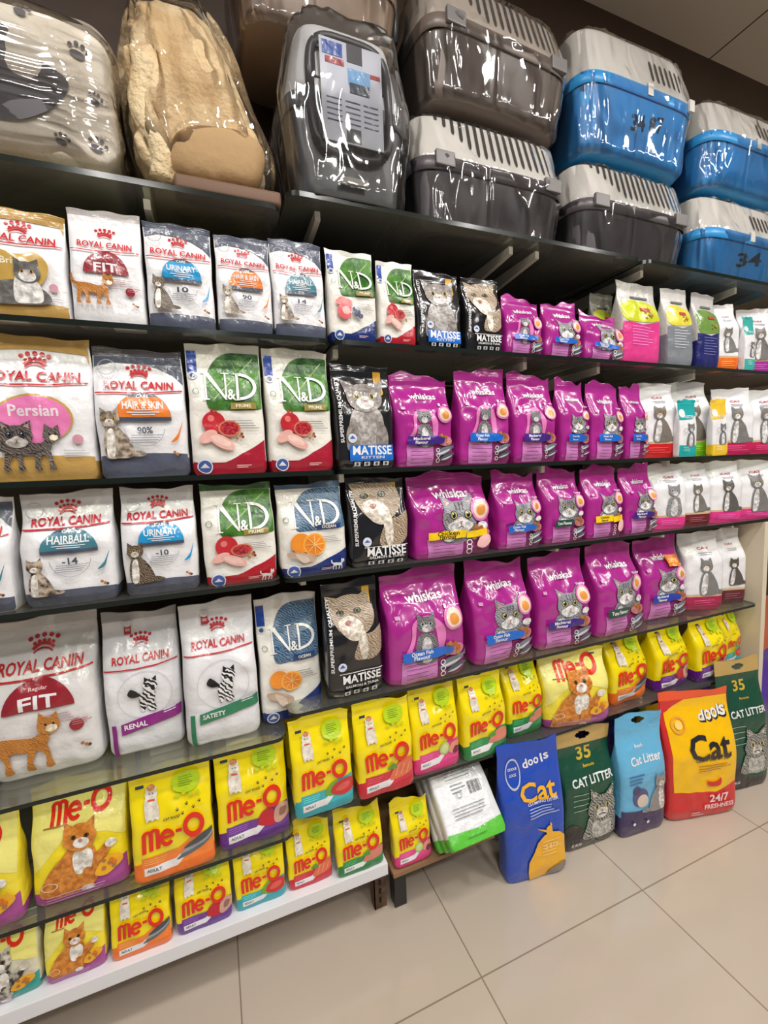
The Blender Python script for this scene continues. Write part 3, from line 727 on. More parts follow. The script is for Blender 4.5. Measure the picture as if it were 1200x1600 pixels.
def dools_yellow(A):
    r = film((214, 44, 46)); b = film((40, 38, 44)); y = film((252, 196, 0))
    A.poly([(-.88, .16), (-.88, .94), (.97, .94), (.97, .2)], y); A.poly([(-.97, 0), (-.97, .25), (-.6, .24), (.3, .21), (.97, .27), (.97, 0)], r)
    A.poly([(-.97, .94), (-.3, .94), (-.6, .90), (-.8, .86), (-.97, .84)], r)
    for sy, x, yy, c in (('d', .12, .80, b), ('o', .32, .80, b), ('o', .5, .81, b), ('l', .64, .83, b), ('s', .76, .82, b)):
        A.text(sy, x+.02, yy-.008, .2 if sy != 'l' else .07, .28*A.k, b); A.text(sy, x, yy, .18 if sy != 'l' else .06, .24*A.k, film(WHT))
    A.text('Cat', .16, .58, 1.15, .62*A.k, b); A.text('CLUMPING LITTER', .2, .49, .95, .09*A.k, film((80, 60, 30)))
    A.lines(-.2, .7, .44, .02, 3, film((180, 130, 20)), .007)
    A.ring(-.58, .76, .2, None, .05, film((240, 170, 60))); A.ell(-.58, .76, .1, None, film((250, 214, 120)))
    A.smooth([(.05, .31), (.1, .27), (.4, .27), (.42, .33), (.34, .31), (.2, .30)], r)
    A.text('24/7', .38, .165, .55, .20*A.k, film((250, 220, 220))); A.text('FRESHNESS', .38, .10, .85, .12*A.k, film((250, 220, 220))); A.lines(-.4, -.05, .06, .02, 2, film(WHT))
def litter_white(A):
    w = (120, 122, 126); A.poly([(-.97, 0), (-.97, .12), (0, .10), (.97, .13), (.97, 0)], film((92, 196, 60)))
    A.lines(-.5, .6, .74, .028, 9, film(w), .006); A.lines(-.4, .1, .46, .03, 3, film(w), .01)
    for i in range(9): A.rect(.2+i*.05, .36, .2+i*.05+(.02 if i % 3 else .035), .46, film((60, 60, 64)))
    A.ring(-.2, .38, .1, None, .02, film(w)); A.lines(-.6, .6, .28, .025, 4, film(w), .006); A.rect(-.75, .82, -.5, .88, film((70, 150, 70))); A.lines(-.4, .4, .05, .02, 1, film((60, 140, 40)))
# ------------------------------------------------------------------ the room
WALL_Y = 1.56
def tile_floor():
    m = bpy.data.materials.new('polished_floor_tile'); m.use_nodes = True; nt = m.node_tree; b = nt.nodes['Principled BSDF']
    tc = nm(nt, 'ShaderNodeTexCoord'); sx = nm(nt, 'ShaderNodeSeparateXYZ'); nt.links.new(tc.outputs['Object'], sx.inputs[0])
    def grid(sock, off):
        a = nm(nt, 'ShaderNodeMath', operation='SUBTRACT'); a.inputs[1].default_value = off; nt.links.new(sock, a.inputs[0])
        d = nm(nt, 'ShaderNodeMath', operation='DIVIDE'); d.inputs[1].default_value = .6; nt.links.new(a.outputs[0], d.inputs[0])
        p = nm(nt, 'ShaderNodeMath', operation='PINGPONG'); p.inputs[1].default_value = .5; nt.links.new(d.outputs[0], p.inputs[0])
        l = nm(nt, 'ShaderNodeMath', operation='LESS_THAN'); l.inputs[1].default_value = .0032; nt.links.new(p.outputs[0], l.inputs[0])
        return l.outputs[0]
    mx = nm(nt, 'ShaderNodeMath', operation='MAXIMUM'); nt.links.new(grid(sx.outputs[0], -.026), mx.inputs[0]); nt.links.new(grid(sx.outputs[1], .885), mx.inputs[1])
    n = nm(nt, 'ShaderNodeTexNoise'); n.inputs['Scale'].default_value = 3; n.inputs['Detail'].default_value = 6; nt.links.new(tc.outputs['Object'], n.inputs['Vector'])
    r = nm(nt, 'ShaderNodeValToRGB'); nt.links.new(n.outputs['Fac'], r.inputs['Fac'])
    r.color_ramp.elements[0].color = (*srgb(186, 172, 156), 1); r.color_ramp.elements[1].color = (*srgb(196, 183, 168), 1)
    mc = nm(nt, 'ShaderNodeMix', data_type='RGBA'); nt.links.new(mx.outputs[0], mc.inputs[0]); nt.links.new(r.outputs[0], mc.inputs[6]); mc.inputs[7].default_value = (*srgb(140, 124, 110), 1)
    nt.links.new(mc.outputs[2], b.inputs['Base Color']); b.inputs['Roughness'].default_value = .13
    return m
def slab(name, a, b, mat, kind='structure'):
    s = MB(); s.box(a, b, mat); o = s.build(name); o['kind'] = kind; return o
slab('floor', (-4, -4, -.05), (6, WALL_Y+.3, 0), tile_floor())
def ceil_mat():
    m = pmat('ceiling_board', (214, 202, 188), rough=.8).copy(); nt = m.node_tree; b = nt.nodes['Principled BSDF']
    tc = nm(nt, 'ShaderNodeTexCoord'); sx = nm(nt, 'ShaderNodeSeparateXYZ'); nt.links.new(tc.outputs['Object'], sx.inputs[0])
    a = nm(nt, 'ShaderNodeMath', operation='SUBTRACT'); a.inputs[1].default_value = 2.42; nt.links.new(sx.outputs[0], a.inputs[0])
    p = nm(nt, 'ShaderNodeMath', operation='PINGPONG'); p.inputs[1].default_value = .6; nt.links.new(a.outputs[0], p.inputs[0])
    l = nm(nt, 'ShaderNodeMath', operation='LESS_THAN'); l.inputs[1].default_value = .004; nt.links.new(p.outputs[0], l.inputs[0])
    mc = nm(nt, 'ShaderNodeMix', data_type='RGBA'); nt.links.new(l.outputs[0], mc.inputs[0]); mc.inputs[6].default_value = (*srgb(214, 202, 188), 1); mc.inputs[7].default_value = (*srgb(60, 50, 44), 1)
    nt.links.new(mc.outputs[2], b.inputs['Base Color']); return m
slab('ceiling', (-4, -4, CEIL), (6, WALL_Y+.3, CEIL+.05), ceil_mat())
slab('wall_back', (-4, WALL_Y, 0), (6, WALL_Y+.1, CEIL), pmat('dark_brown_laminate', (66, 50, 40), rough=.45, vary=.15, vscale=3))
slab('wall_right', (4.6, -4, 0), (4.7, WALL_Y, CEIL), pmat('olive_grey_paint', (120, 118, 106), rough=.6))
slab('baseboard_back', (2.2, WALL_Y-.012, 0), (4.6, WALL_Y, .09), pmat('cream_skirting', (200, 190, 172), rough=.4))

# ceiling downlights
lw = pmat('white_lamp_rim', (235, 235, 232), rough=.4)
le = bpy.data.materials.new('lamp_diffuser'); le.use_nodes = True
le.node_tree.nodes['Principled BSDF'].inputs['Emission Color'].default_value = (1, .97, .92, 1); le.node_tree.nodes['Principled BSDF'].inputs['Emission Strength'].default_value = 6
names = ('over the left end of the shelves', 'over the middle of the shelves', 'over the right of the shelves', 'past the right end of the shelves', 'at the back of the aisle, left', 'at the back of the aisle, middle', 'at the back of the aisle, right')
for i, (x, y) in enumerate(LAMPS):
    t = empty('ceiling_downlight', (x, y, CEIL)); tag(t, 'round white recessed downlight '+names[i], 'ceiling light', 'ceiling downlights')
    a = MB(); pts = [(.115*math.cos(2*PI*k/28), .115*math.sin(2*PI*k/28), -.006) for k in range(29)]; a.tube(pts, .008, lw, 6); a.build('rim', t, True)
    d = MB(); d.add([(.107*math.cos(2*PI*k/28), .107*math.sin(2*PI*k/28), -.004) for k in range(28)], [tuple(range(28))[::-1]], le); d.build('diffuser', t)
    L = bpy.data.lights.new('downlight', 'AREA'); L.shape = 'DISK'; L.size = .2; L.energy = LAMP_W; L.color = (1, .965, .92)
    lo = bpy.data.objects.new('downlight_lamp', L); COL.objects.link(lo); lo.location = (x, y, CEIL-.012)

for i, (x, y) in enumerate(TUBES):
    t = empty('ceiling_tube_light', (x, y, CEIL)); tag(t, 'long white tube light behind the aisle, '+('near row, first', 'near row, second', 'near row, third', 'near row, fourth', 'far row, first', 'far row, second')[i]+' from the left', 'ceiling light', 'ceiling tube lights')
    a = MB(); a.box((-.05, -.78, -.04), (.05, .78, 0), lw, .006); a.build('housing', t)
    a = MB(); a.tube([(0, -.75, -.055), (0, .75, -.055)], .016, le, 12); a.build('tube', t, True)
    L = bpy.data.lights.new('tube_light', 'AREA'); L.shape = 'RECTANGLE'; L.size = .05; L.size_y = 1.5; L.energy = TUBE_W; L.color = (1, .98, .95)
    lo = bpy.data.objects.new('tube_lamp', L); COL.objects.link(lo); lo.location = (x, y, CEIL-.078)

# ------------------------------------------------------------------ shelving
D0 = 1.10; DB = WALL_Y-.02
def glass_shelf(x0, x1, z, label, th=.009, corner=True):
    t = empty('glass_shelf', ((x0+x1)/2, D0, z-th)); tag(t, label, 'shelf', 'glass shelves')
    hw = (x1-x0)/2; r = .03 if corner else .004
    P = [(-hw, DB-D0)]
    P += [(-hw+r-r*math.cos(a), r-r*math.sin(a)) for a in [PI/2*k/5 for k in range(6)]]
    P += [(hw-r+r*math.sin(a), r-r*math.cos(a)) for a in [PI/2*k/5 for k in range(6)]]
    P += [(hw, DB-D0)]
    n = len(P); s = MB(); s.add([(x, y, 0.0) for x, y in P]+[(x, y, th) for x, y in P], [tuple(range(n))[::-1], tuple(range(n, 2*n))], GLASS); s.build('pane', t)
    e = MB(); o = .0006
    e.add([(x, y, 0.0) for x, y in P]+[(x, y, th) for x, y in P], [(i, (i+1) % n, n+(i+1) % n, n+i) for i in range(n)], GLASS_EDGE)
    e.build('polished_edge', t)
    return t
SH = dict(top_l=1.99, top_r=2.03, r1=1.69, r2=1.36, r3=1.089, r4l=.6735, r4r=.7275, r5l=.395, r5r=.44, r6=.208)
glass_shelf(-1.3, .20, SH['top_l'], 'dark glass shelf under the paw print cushion and beige plush bed', .012)
glass_shelf(.215, 1.40, SH['top_r'], 'top glass shelf under the grey cat carriers', .012)
glass_shelf(1.41, 2.45, SH['top_r'], 'short glass shelf under the blue carriers at the right', .012)
glass_shelf(-1.3, .305, SH['r1'], 'upper glass shelf holding small white dry food pouches, left pane', .012)
glass_shelf(.315, 2.45, SH['r1'], 'upper glass shelf holding black and small purple pouches, right pane', .012)
glass_shelf(-1.3, .305, SH['r2'], 'eye level glass shelf under the pink emblem and green leaf bags', .012)
glass_shelf(.315, 2.45, SH['r2'], 'eye level glass shelf under the row of six purple bags', .012)
glass_shelf(-1.3, .146, SH['r3'], 'glass shelf under the teal and blue dome emblem bags', .012)
glass_shelf(.156, 2.45, SH['r3'], 'glass shelf under the chicken flavour purple bag', .012)
glass_shelf(-1.3, .136, SH['r4l'], 'glass shelf under the big white bags, left pane', .010)
glass_shelf(.146, 2.125, SH['r4r'], 'glass shelf under the big purple bags, right pane with rounded corner', .010)
glass_shelf(-1.3, .140, SH['r5l'], 'lower glass shelf under large yellow bags, left pane', .010)
glass_shelf(.150, 2.125, SH['r5r'], 'lower glass shelf under large yellow bags, right pane with rounded corner', .010)
wb = pmat('white_laminate', (232, 232, 236), rough=.3)
s = MB(); s.box((-1.3, D0, SH['r6']-.036), (.40, DB, SH['r6']), wb, .002); tag(s.build('bottom_shelf'), 'thick white laminate bottom shelf under the small yellow pouches', 'shelf')
brk = pmat('ivory_bracket_metal', (206, 202, 194), rough=.4)
def bracket(x, z, lab):
    s = MB(); y0, y1 = D0+.05, DB+.018
    s.add([(x-.007, y0, z), (x-.007, y1, z), (x-.007, y1, z-.055), (x-.007, y0, z-.022), (x+.007, y0, z), (x+.007, y1, z), (x+.007, y1, z-.055), (x+.007, y0, z-.022)],
          [(0, 1, 2, 3)[::-1], (4, 5, 6, 7), (0, 4, 7, 3), (1, 2, 6, 5), (0, 1, 5, 4), (3, 7, 6, 2)], brk)
    tag(s.build('shelf_bracket'), lab, 'bracket', 'shelf brackets')
order = ['leftmost', 'second from the left', 'third from the left', 'fourth from the left', 'fifth from the left', 'rightmost']
for key, word, xs, th in (('top_l', 'top shelf, left pane', (-.09,), .012), ('top_r', 'top shelf holding carriers', (.30, .90, 1.0, 1.46, 1.98), .012), ('r1', 'shelf of small pouches', (.33, .95, 1.26, 1.75), .012),
                      ('r2', 'eye level shelf', (.33, 1.02, 1.62), .012), ('r3', 'shelf with the chicken flavour bag', (.21, 1.08, 1.60, 2.02), .012),
                      ('r4r', 'shelf with the big purple bags', (.30, 1.1, 1.9), .010), ('r5r', 'lower right yellow bag shelf', (.7, 1.5), .010)):
    for i, x in enumerate(xs):
        bracket(x, SH[key]-th, 'ivory metal bracket below the '+word+(', '+(order[i] if i < len(xs)-1 or len(xs) == 1 else 'rightmost') if len(xs) > 1 else ''))
up = pmat('rusty_slotted_steel', (104, 78, 58), rough=.55, metal=.3, vary=.35, vscale=30)
s = MB(); hol = pmat('slot_shadow_hole', (20, 16, 14), rough=.8)
s.box((.375, 1.165, 0), (.378, 1.20, .172), up); s.box((.375, 1.165, 0), (.415, 1.168, .172), up)
for k in range(5): s.box((.390, 1.1635, .02+k*.03), (.398, 1.1652, .036+k*.03), hol)
tag(s.build('slotted_steel_leg'), 'rusty brown slotted steel leg below the end of the white shelf', 'shelf leg')
# end panel at the right
s = MB(); s.box((2.14, D0-.004, 0), (2.168, DB+.018, 1.076), pmat('cream_panel', (222, 210, 186), rough=.45), .002)
tag(s.build('end_panel'), 'cream upright panel closing the right end of the shelves', 'panel')
# low stand under the white bags
bx = empty('low_stand', (.60, 1.2, 0)); tag(bx, 'low stand with a brown board top and black legs under the white bags', 'stand')
s = MB(); s.box((-.185, -.105, .156), (.17, .22, .168), pmat('brown_board', (150, 116, 82), rough=.6, vary=.1)); s.build('board', bx)
blk = pmat('black_metal', (34, 32, 34), rough=.4)
for sx, sy in ((-.165, -.105), (-.165, .17), (.12, .17), (.12, .06)):
    s = MB(); s.box((sx, sy+.05, 0), (sx+.04, sy+.09, .156), blk, .003); s.build('leg', bx)
s = MB(); s.box((-.18, -.05, .135), (.165, -.04, .156), blk); s.build('front_rail', bx)

# ------------------------------------------------------------------ cat carriers
def sup(t, n): # unit superellipse
    c, s = math.cos(t), math.sin(t)
    return (abs(c)**(2/n))*(1 if c >= 0 else -1), (abs(s)**(2/n))*(1 if s >= 0 else -1)
def carrier(x, y, z, L, Wd, H, yaw, lower, upper, label, door='x', lid=(206, 202, 196), group='wrapped cat carriers', wrapm=None, scrawl=None, vents=True, wrap=True):
    t = empty('cat_carrier', (x, y, z), yaw); tag(t, label, 'pet carrier', group)
    A_, B_ = L/2, Wd/2; zr = .56*H
    def prof(q):                       # q 0..1 lower, 1..2 upper -> (z, scale a, scale b)
        if q <= 1:
            e = min(1, q/.10); return (zr*q, (.90+.08*q)-.05*(1-e)**2, (.84+.13*q)-.06*(1-e)**2)
        w = q-1
        zz = zr+(H-zr)*(.90*w/.75 if w < .75 else .90+.10*math.sin((w-.75)/.25*PI/2))
        e = max(0, (w-.72)/.28)
        return (zz, .98*(1-.09*w-.16*e**1.6), .97*(1-.30*w-.36*e**1.6))
    def shell(name, q0, q1, n, mat, close_top=False, close_bottom=False, ex=0):
        m = MB(); N = 72; V = []; F = []
        for i in range(n+1):
            q = q0+(q1-q0)*i/n; zz, a, b = prof(q)
            for j in range(N):
                c, s_ = sup(2*PI*j/N, 6.0); V.append(((A_+ex)*a*c, (B_+ex)*b*s_, zz+ex*.3))
        for i in range(n):
            for j in range(N): F.append((i*N+j, i*N+(j+1) % N, (i+1)*N+(j+1) % N, (i+1)*N+j))
        if close_top: F.append(tuple(n*N+j for j in range(N)))
        if close_bottom: F.append(tuple(range(N))[::-1])
        m.add(V, F, mat); return m.build(name, t, True)
    lm = pmat('carrier_plastic', tuple(lower), rough=.38, bump=.05, bscale=60); um = pmat('carrier_plastic', tuple(lid), rough=.42, bump=.05, bscale=60)
    shell('lower_shell', 0, 1, 18, lm, close_bottom=True); shell('upper_shell', 1, 2, 20, um, close_top=True)
    m = MB(); N = 72; V = []; F = []       # rim flange
    for (dz, e) in ((-.034, .0), (-.032, .002), (.000, .003), (.002, -.004)):
        for j in range(N):
            c, s_ = sup(2*PI*j/N, 6.0); V.append(((A_*.98+e)*c, (B_*.97+e)*s_, zr+dz))
    for i in range(3):
        for j in range(N): F.append((i*N+j, i*N+(j+1) % N, (i+1)*N+(j+1) % N, (i+1)*N+j))
    m.add(V, F, lm); m.build('rim', t, True)
    um2 = um if vents == 'few' else pmat('latch_plastic', (112, 108, 108), rough=.4)
    for sx in (-.66, .72) if not vents == 'few' else (.05, .8):
        lw_ = .013 if vents == 'few' else .03; m = MB(); yy = -(B_*.97+.010); m.box((A_*sx-lw_, yy+.004, zr-.026), (A_*sx+lw_, yy+.016, zr+.012), um2, .003); m.build('latch', t)
    dkm = pmat('vent_opening', (44, 40, 40), rough=.9)
    def on(xn, w, side=-1, off=.0012):
        zz, a, b = prof(1+w); d = max(0, 1-abs(xn)**5.5)**(1/5.5)
        return (A_*a*xn, side*(B_*b*d+off), zz+off)
    m = MB(); n = 16
    rng = range(n) if vents is True else range(9, n)
    for i in rng:
        xc = -.74+1.50*i/(n-1); w0, w1 = (.66-.52*min(1, i/5), .90) if vents is True else (.16, .52)
        hw = .021
        V = []; F = []; K = 10
        for k in range(K+1):
            w = w0+(w1-w0)*k/K; q = hw*(1 if 0 < k < K else .45)
            V += [on(xc-q, w), on(xc+q, w)]
        for k in range(K): F.append((2*k, 2*k+1, 2*k+3, 2*k+2))
        m.add(V, F, dkm)
    m.build('vent_slots', t, True)
    m = MB(); m.tube([(-.09, 0, H-.004), (-.08, 0, H+.004), (0, 0, H+.007), (.08, 0, H+.004), (.09, 0, H-.004)], .009, lm); m.build('handle', t, True)
    # door in the +x / -x end
    for sgn in ((1,) if door == 'x' else (-1,)):
        dm = pmat('door_plastic', (58, 60, 66), rough=.35); bw = B_*.60; zb, zt = H*.24, H*.90
        g = MB(); P = []
        for j in range(40):
            c, s_ = sup(2*PI*j/40, 4); P.append((sgn*(A_*.965+.004-(.05*A_ if s_ > 0 else 0)*s_), c*bw, (zb+zt)/2+s_*(zt-zb)/2))
        P.append(P[0]); g.tube(P, .011, dm, 8); fr_ = g.build('door_frame', t, True)
        g = MB()
        for k in range(7):
            yy = -bw+2*bw*(k+.5)/7; g.tube([(sgn*(A_*.965+.002), yy, zb+.01), (sgn*(A_*.93), yy, zt-.012)], .0035, dm, 6)
        for k in range(4):
            zz = zb+(zt-zb)*(k+.5)/4; g.tube([(sgn*(A_*.955), -bw, zz), (sgn*(A_*.955), bw, zz)], .0035, dm, 6)
        g.build('door_grille', fr_, True)
    if scrawl:
        P, T = text_tris(scrawl); mm = MB(); V = []
        for px, pz in P:
            xx = px*.15+.02; zz = .30*H+.05*pz+.02*px; q = zz/zr; _, a, b = prof(max(0, min(1, q))); d = (1-abs(xx/(A_*a))**5.5)**(1/5.5)
            V.append((xx, -(B_*b*d+.0015), zz))
        mm.add(V, T, film((24, 40, 60))); mm.build('marker_writing', t)
    if wrap:
        m = MB(); N = 96; K = 40; V = []; F = []; ph = x*31+z*17
        for i in range(K+1):
            q = 2*i/K; zz, a, b = prof(q)
            for j in range(N):
                c, s_ = sup(2*PI*j/N, 5.0)
                e = .005+.006*noise.noise(Vector((c*5+ph, s_*5, zz*9)))+.010*abs(noise.noise(Vector((c*13+ph, s_*9, zz*5+3))))+(.024*max(0, -c)**3 if door == 'y' else 0)
                e *= 1.0
                V.append(((A_*a+e)*c, (B_*b+e)*s_, zz+e*(.4 if i > K/2 else 0)))
        for i in range(K):
            for j in range(N): F.append((i*N+j, i*N+(j+1) % N, (i+1)*N+(j+1) % N, (i+1)*N+j))
        F.append(tuple(K*N+j for j in range(N)))
        m.add(V, F, wrapm or WRAP); m.build('plastic_wrap', t, True)
    return t
GR = (84, 78, 82); BL = (44, 146, 212)
TL, TR = SH['top_l'], SH['top_r']
carrier(.85, 1.31, TR, .55, .36, .335, 0, GR, None, 'grey carrier with pale slotted lid on the shelf, left of the two long slotted ones', 'x')
carrier(1.435, 1.31, TR, .55, .36, .325, 0, GR, None, 'grey carrier with pale slotted lid on the shelf, right of the two long slotted ones', 'x')
carrier(.87, 1.30, TR+.353, .54, .36, .33, .05, (110, 98, 90), None, 'shiny wrapped grey carrier stacked on the left slotted grey carrier', 'x', lid=(170, 160, 150))
c = carrier(1.450, 1.31, TR+.343, .55, .36, .40, 0, BL, None, 'blue carrier with grey lid and marker writing, stacked above a grey one', 'x', vents='few', scrawl='34 87')
carrier(2.03, 1.31, TR, .54, .36, .33, 0, BL, None, 'blue carrier with grey lid at the far right, lower of the stacked pair', 'x', vents='few', scrawl='34')
carrier(2.045, 1.31, TR+.348, .54, .36, .32, 0, BL, None, 'blue carrier with grey lid at the far right, upper of the stacked pair', 'x', vents='few')
# end-on carrier with the card in its door
c = carrier(.385, 1.30, TR, .41, .335, .41, PI/2, (92, 94, 98), None, 'grey carrier facing out with a printed white card in its door', 'y', lid=(190, 190, 190), vents=None)
cd = MB(); w_ = pmat('card_white', (206, 208, 218), rough=.35)
def ct(q): return -(.205*.965+.018)+.010*max(0, q)   # local x of the card face
def crd(y0, z0, y1, z1, mat, off):
    cd.add([(ct(0)-off, y0, z0), (ct(0)-off, y1, z0), (ct(1)-off, y1, z1), (ct(1)-off, y0, z1)], [(0, 1, 2, 3)], mat)
# card local +y is to the viewer's right after the quarter turn? (x-> +Y world, y -> -X world)
cd.box((ct(0), -.078, .120), (ct(0)+.003, .078, .345), w_)
blm, nv, rd, cy = film((50, 90, 170)), film((70, 74, 110)), film((170, 50, 60)), film((120, 175, 220))
def cr(u0, v0, u1, v1, m, off=.001): cd.box((ct(0)-off, -(-.078+.156*u1), .120+.225*v0), (ct(0)-off+.0006, -(-.078+.156*u0), .120+.225*v1), m)
cr(.04, .84, .36, .97, blm); cr(.08, .76, .38, .82, rd); cr(.43, .82, .68, 1.0, pmat('card_window', (50, 50, 58), rough=.4)); cr(.38, .02, .62, .16, pmat('card_window', (50, 50, 58), rough=.4))
cr(.44, .60, .80, .76, cy, .0014); cr(.46, .52, .78, .62, film((58, 66, 80)), .0018); cr(.78, .72, .97, .76, rd)
for i in range(5):
    for u in (.08, .38, .68): cr(u, .42-.055*i, u+.24, .432-.055*i, nv)
cd.build('door_card', [o_ for o_ in c.children if o_.name.startswith('door_frame')][0])
s = MB(); s.box((-.207, -.035, .035), (-.1995, .035, .05), pmat('small_sticker', (190, 188, 180), rough=.5)); s.build('sticker', c)
# brown wrapped carrier behind/above
carrier(.355, 1.34, TR+.452, .45, .34, .30, 0, (150, 126, 104), None, 'taupe wrapped carrier lying on top of the carrier with the card', 'x', lid=(170, 146, 120), vents=None)

# ------------------------------------------------------------------ cushion and plush bed
def blob(name, parent, a, b, h, mat, fn, N=84, K=54, n=5, nz=4, wall=None):
    m = MB(); V = []; F = []
    for i in range(K+1):
        ph = -PI/2+PI*i/K; cz, sz = sup(ph, nz)
        for j in range(N):
            c, s_ = sup(2*PI*j/N, n); V.append(fn(a*c*cz, b*s_*cz, h/2+h/2*sz))
    for i in range(K):
        for j in range(N): F.append((i*N+j, i*N+(j+1) % N, (i+1)*N+(j+1) % N, (i+1)*N+j))
    m.add(V, F, mat); return m.build(name, parent, True)
def fleece(c1, c2, sc=40, b=.9):
    return pmat('fleece', c1, rough=.9, bump=b, bscale=sc, rgb2=c2, vscale=11, spec=.1)
pc = empty('paw_print_cushion', (-.394, 1.30, TL+.016)); tag(pc, 'cream cushion with grey paw prints in stretch wrap, top left', 'cushion')
def nf(amp, sc, ph):
    return lambda x, y, z: (x+amp*noise.noise(Vector((x*sc+ph, y*sc, z*sc))), y+amp*noise.noise(Vector((x*sc, y*sc+ph, z*sc))), z+amp*.6*noise.noise(Vector((x*sc, y*sc, z*sc+ph))))
f0 = nf(.010, 9, 2)
blob('cover', pc, .258, .19, .285, fleece((214, 204, 188), (228, 220, 206), 60, .4), f0, n=12, nz=10)
# printed paws as a skin of the cover front
pr = MB(); gy = pmat('grey_print', (98, 96, 100), rough=.85)
def on_front(x, z, off):
    # front face of the cushion: superellipsoid n=7, nz=6
    h = .285; sz = (z-h/2)/(h/2); cz = max(0, 1-abs(sz)**10)**(1/10)
    q = max(0, 1-abs(x/(.258*max(cz, .05)))**12)**(1/12); y = -.19*cz*q
    p = f0(x, y, z); return (p[0], p[1]-off, p[2])
def shape(P, mat, off=.003, L=.012):
    T = [tuple(t) for t in tessellate_polygon([[Vector((p[0], p[1], 0)) for p in P]])]; P = list(P); st = T[:]; out = []; mid = {}
    while st:
        a, b_, c_ = st.pop(); e = [(P[i][0]-P[j][0])**2+(P[i][1]-P[j][1])**2 for i, j in ((a, b_), (b_, c_), (c_, a))]; mx = max(e)
        if mx < L*L: out.append((a, b_, c_)); continue
        while e[0] != mx: a, b_, c_ = b_, c_, a; e = e[1:]+e[:1]
        k = (min(a, b_), max(a, b_))
        if k not in mid: mid[k] = len(P); P.append(((P[a][0]+P[b_][0])/2, (P[a][1]+P[b_][1])/2))
        st += [(a, mid[k], c_), (mid[k], b_, c_)]
    pr.add([on_front(p[0], p[1], off) for p in P], out, mat)
def cell(cx, cz, rx, rz, n=14): return [(cx+rx*math.cos(2*PI*k/n), cz+rz*math.sin(2*PI*k/n)) for k in range(n)]
def pawshape(cx, cz, s, rot=-.25):
    c_, s_ = math.cos(rot), math.sin(rot)
    for (x, z, rx, rz) in ((0, -.3, .5, .34), (-.55, .2, .15, .2), (-.2, .5, .16, .22), (.22, .5, .16, .22), (.6, .22, .15, .2)):
        shape([(cx+s*((x+p)*c_-(z+q)*s_), cz+s*((x+p)*s_+(z+q)*c_)) for p, q in [(rx*math.cos(2*PI*k/10), rz*math.sin(2*PI*k/10)) for k in range(10)]], gy)
shape(spline([(-.10, .05), (.0, .045), (.09, .05), (.14, .075), (.175, .12), (.18, .15), (.145, .175), (.11, .20), (.07, .235), (.0, .255), (-.10, .26)], 5), gy)
for a_ in ((.205, .215, .027), (.115, .262, .022), (.222, .045, .024), (.165, .035, .018), (.225, .13, .018)): pawshape(*a_)
pr.build('printed_paws', pc, True)
g = nf(.016, 12, 7)
blob('stretch_wrap', pc, .266, .203, .295, WRAP_LINES, g, n=10, nz=8, N=110, K=70)
pb = empty('plush_bed', (.055, 1.30, TL+.004)); tag(pb, 'beige fleece cat bed in a clear plastic bag with gathered top', 'pet bed')
def fb_(x, y, z):
    t = z/.50; k = 1-.50*max(0, t-.12)**1.15
    n1 = .018*noise.noise(Vector((x*11, y*9, z*9)))*1.1+.012*noise.noise(Vector((x*26, y*26, z*26)))
    xx = x*k-.07*t; q = 1+n1/.12
    dent = .012*math.exp(-((x-.02)/.09)**2-((z-.16)/.09)**2) if y < 0 else 0
    return (xx*q, y*k*q+dent, z)
blob('fleece_body', pb, .168, .17, .50, fleece((206, 176, 132), (228, 206, 168), 70, .8), fb_, n=3.4, nz=3.6, N=110, K=80)
m = MB(); V = []; F = []
inner = pmat('tan_lining', (176, 144, 102), rough=.8, bump=.3, bscale=40); brn = pmat('brown_base', (112, 82, 62), rough=.6)
def rimtube(pts, r, mat, nm_):
    mm = MB(); mm.tube(spline(pts, 8)[:-8] if False else pts, r, mat, 12); return mm.build(nm_, pb, True)
ar = [(-.112+.012*math.sin(k*.35)-.0012*k, -.140+.004*math.cos(k*.4), .035+.011*k) for k in range(23)]
ar_ = [(.118*math.cos(a)*(1+.10*math.sin(5*a))-.01, -.152+.012*math.sin(a*2), .12+.130*math.sin(a)*(1+.08*math.cos(7*a))) for a in [PI*1.02-PI*1.04*k/26 for k in range(27)]]
rimtube(ar, .026, fleece((204, 176, 132), (226, 206, 168), 80, .9), 'rolled_rim')
mm = MB(); P = [(.02+.085*math.cos(a), -.172, .060+.085*math.sin(a)*(1+.1*math.sin(4*a))) for a in [PI*k/16 for k in range(17)]]+[(-.065, -.172, .035), (.105, -.172, .035)]
blob('inner_pad', pb, .105, .05, .135, inner, lambda x, y, z: (x+.015+.25*(z-.07), y-.134, z+.034+.006*noise.noise(Vector((x*14+3, y, z*14)))), N=40, K=24, n=2.8, nz=2.8)
mm = MB(); mm.box((-.085, -.180, .004), (.150, -.12, .036), brn, .008); mm.build('base_board', pb, True)
def wb_(x, y, z):
    t = z/.56; k = 1-.55*max(0, t-.10)**1.2
    fold = .010*math.sin(math.atan2(y, x)*17+t*4)*t+.012*noise.noise(Vector((x*16, y*16, z*7+5)))
    return (x*k*(1+fold/.1)-.07*t, y*k*(1+fold/.1), z)
blob('plastic_bag', pb, .180, .192, .54, PLASTIC_BAG, wb_, n=3.2, nz=3.2, N=130, K=80)
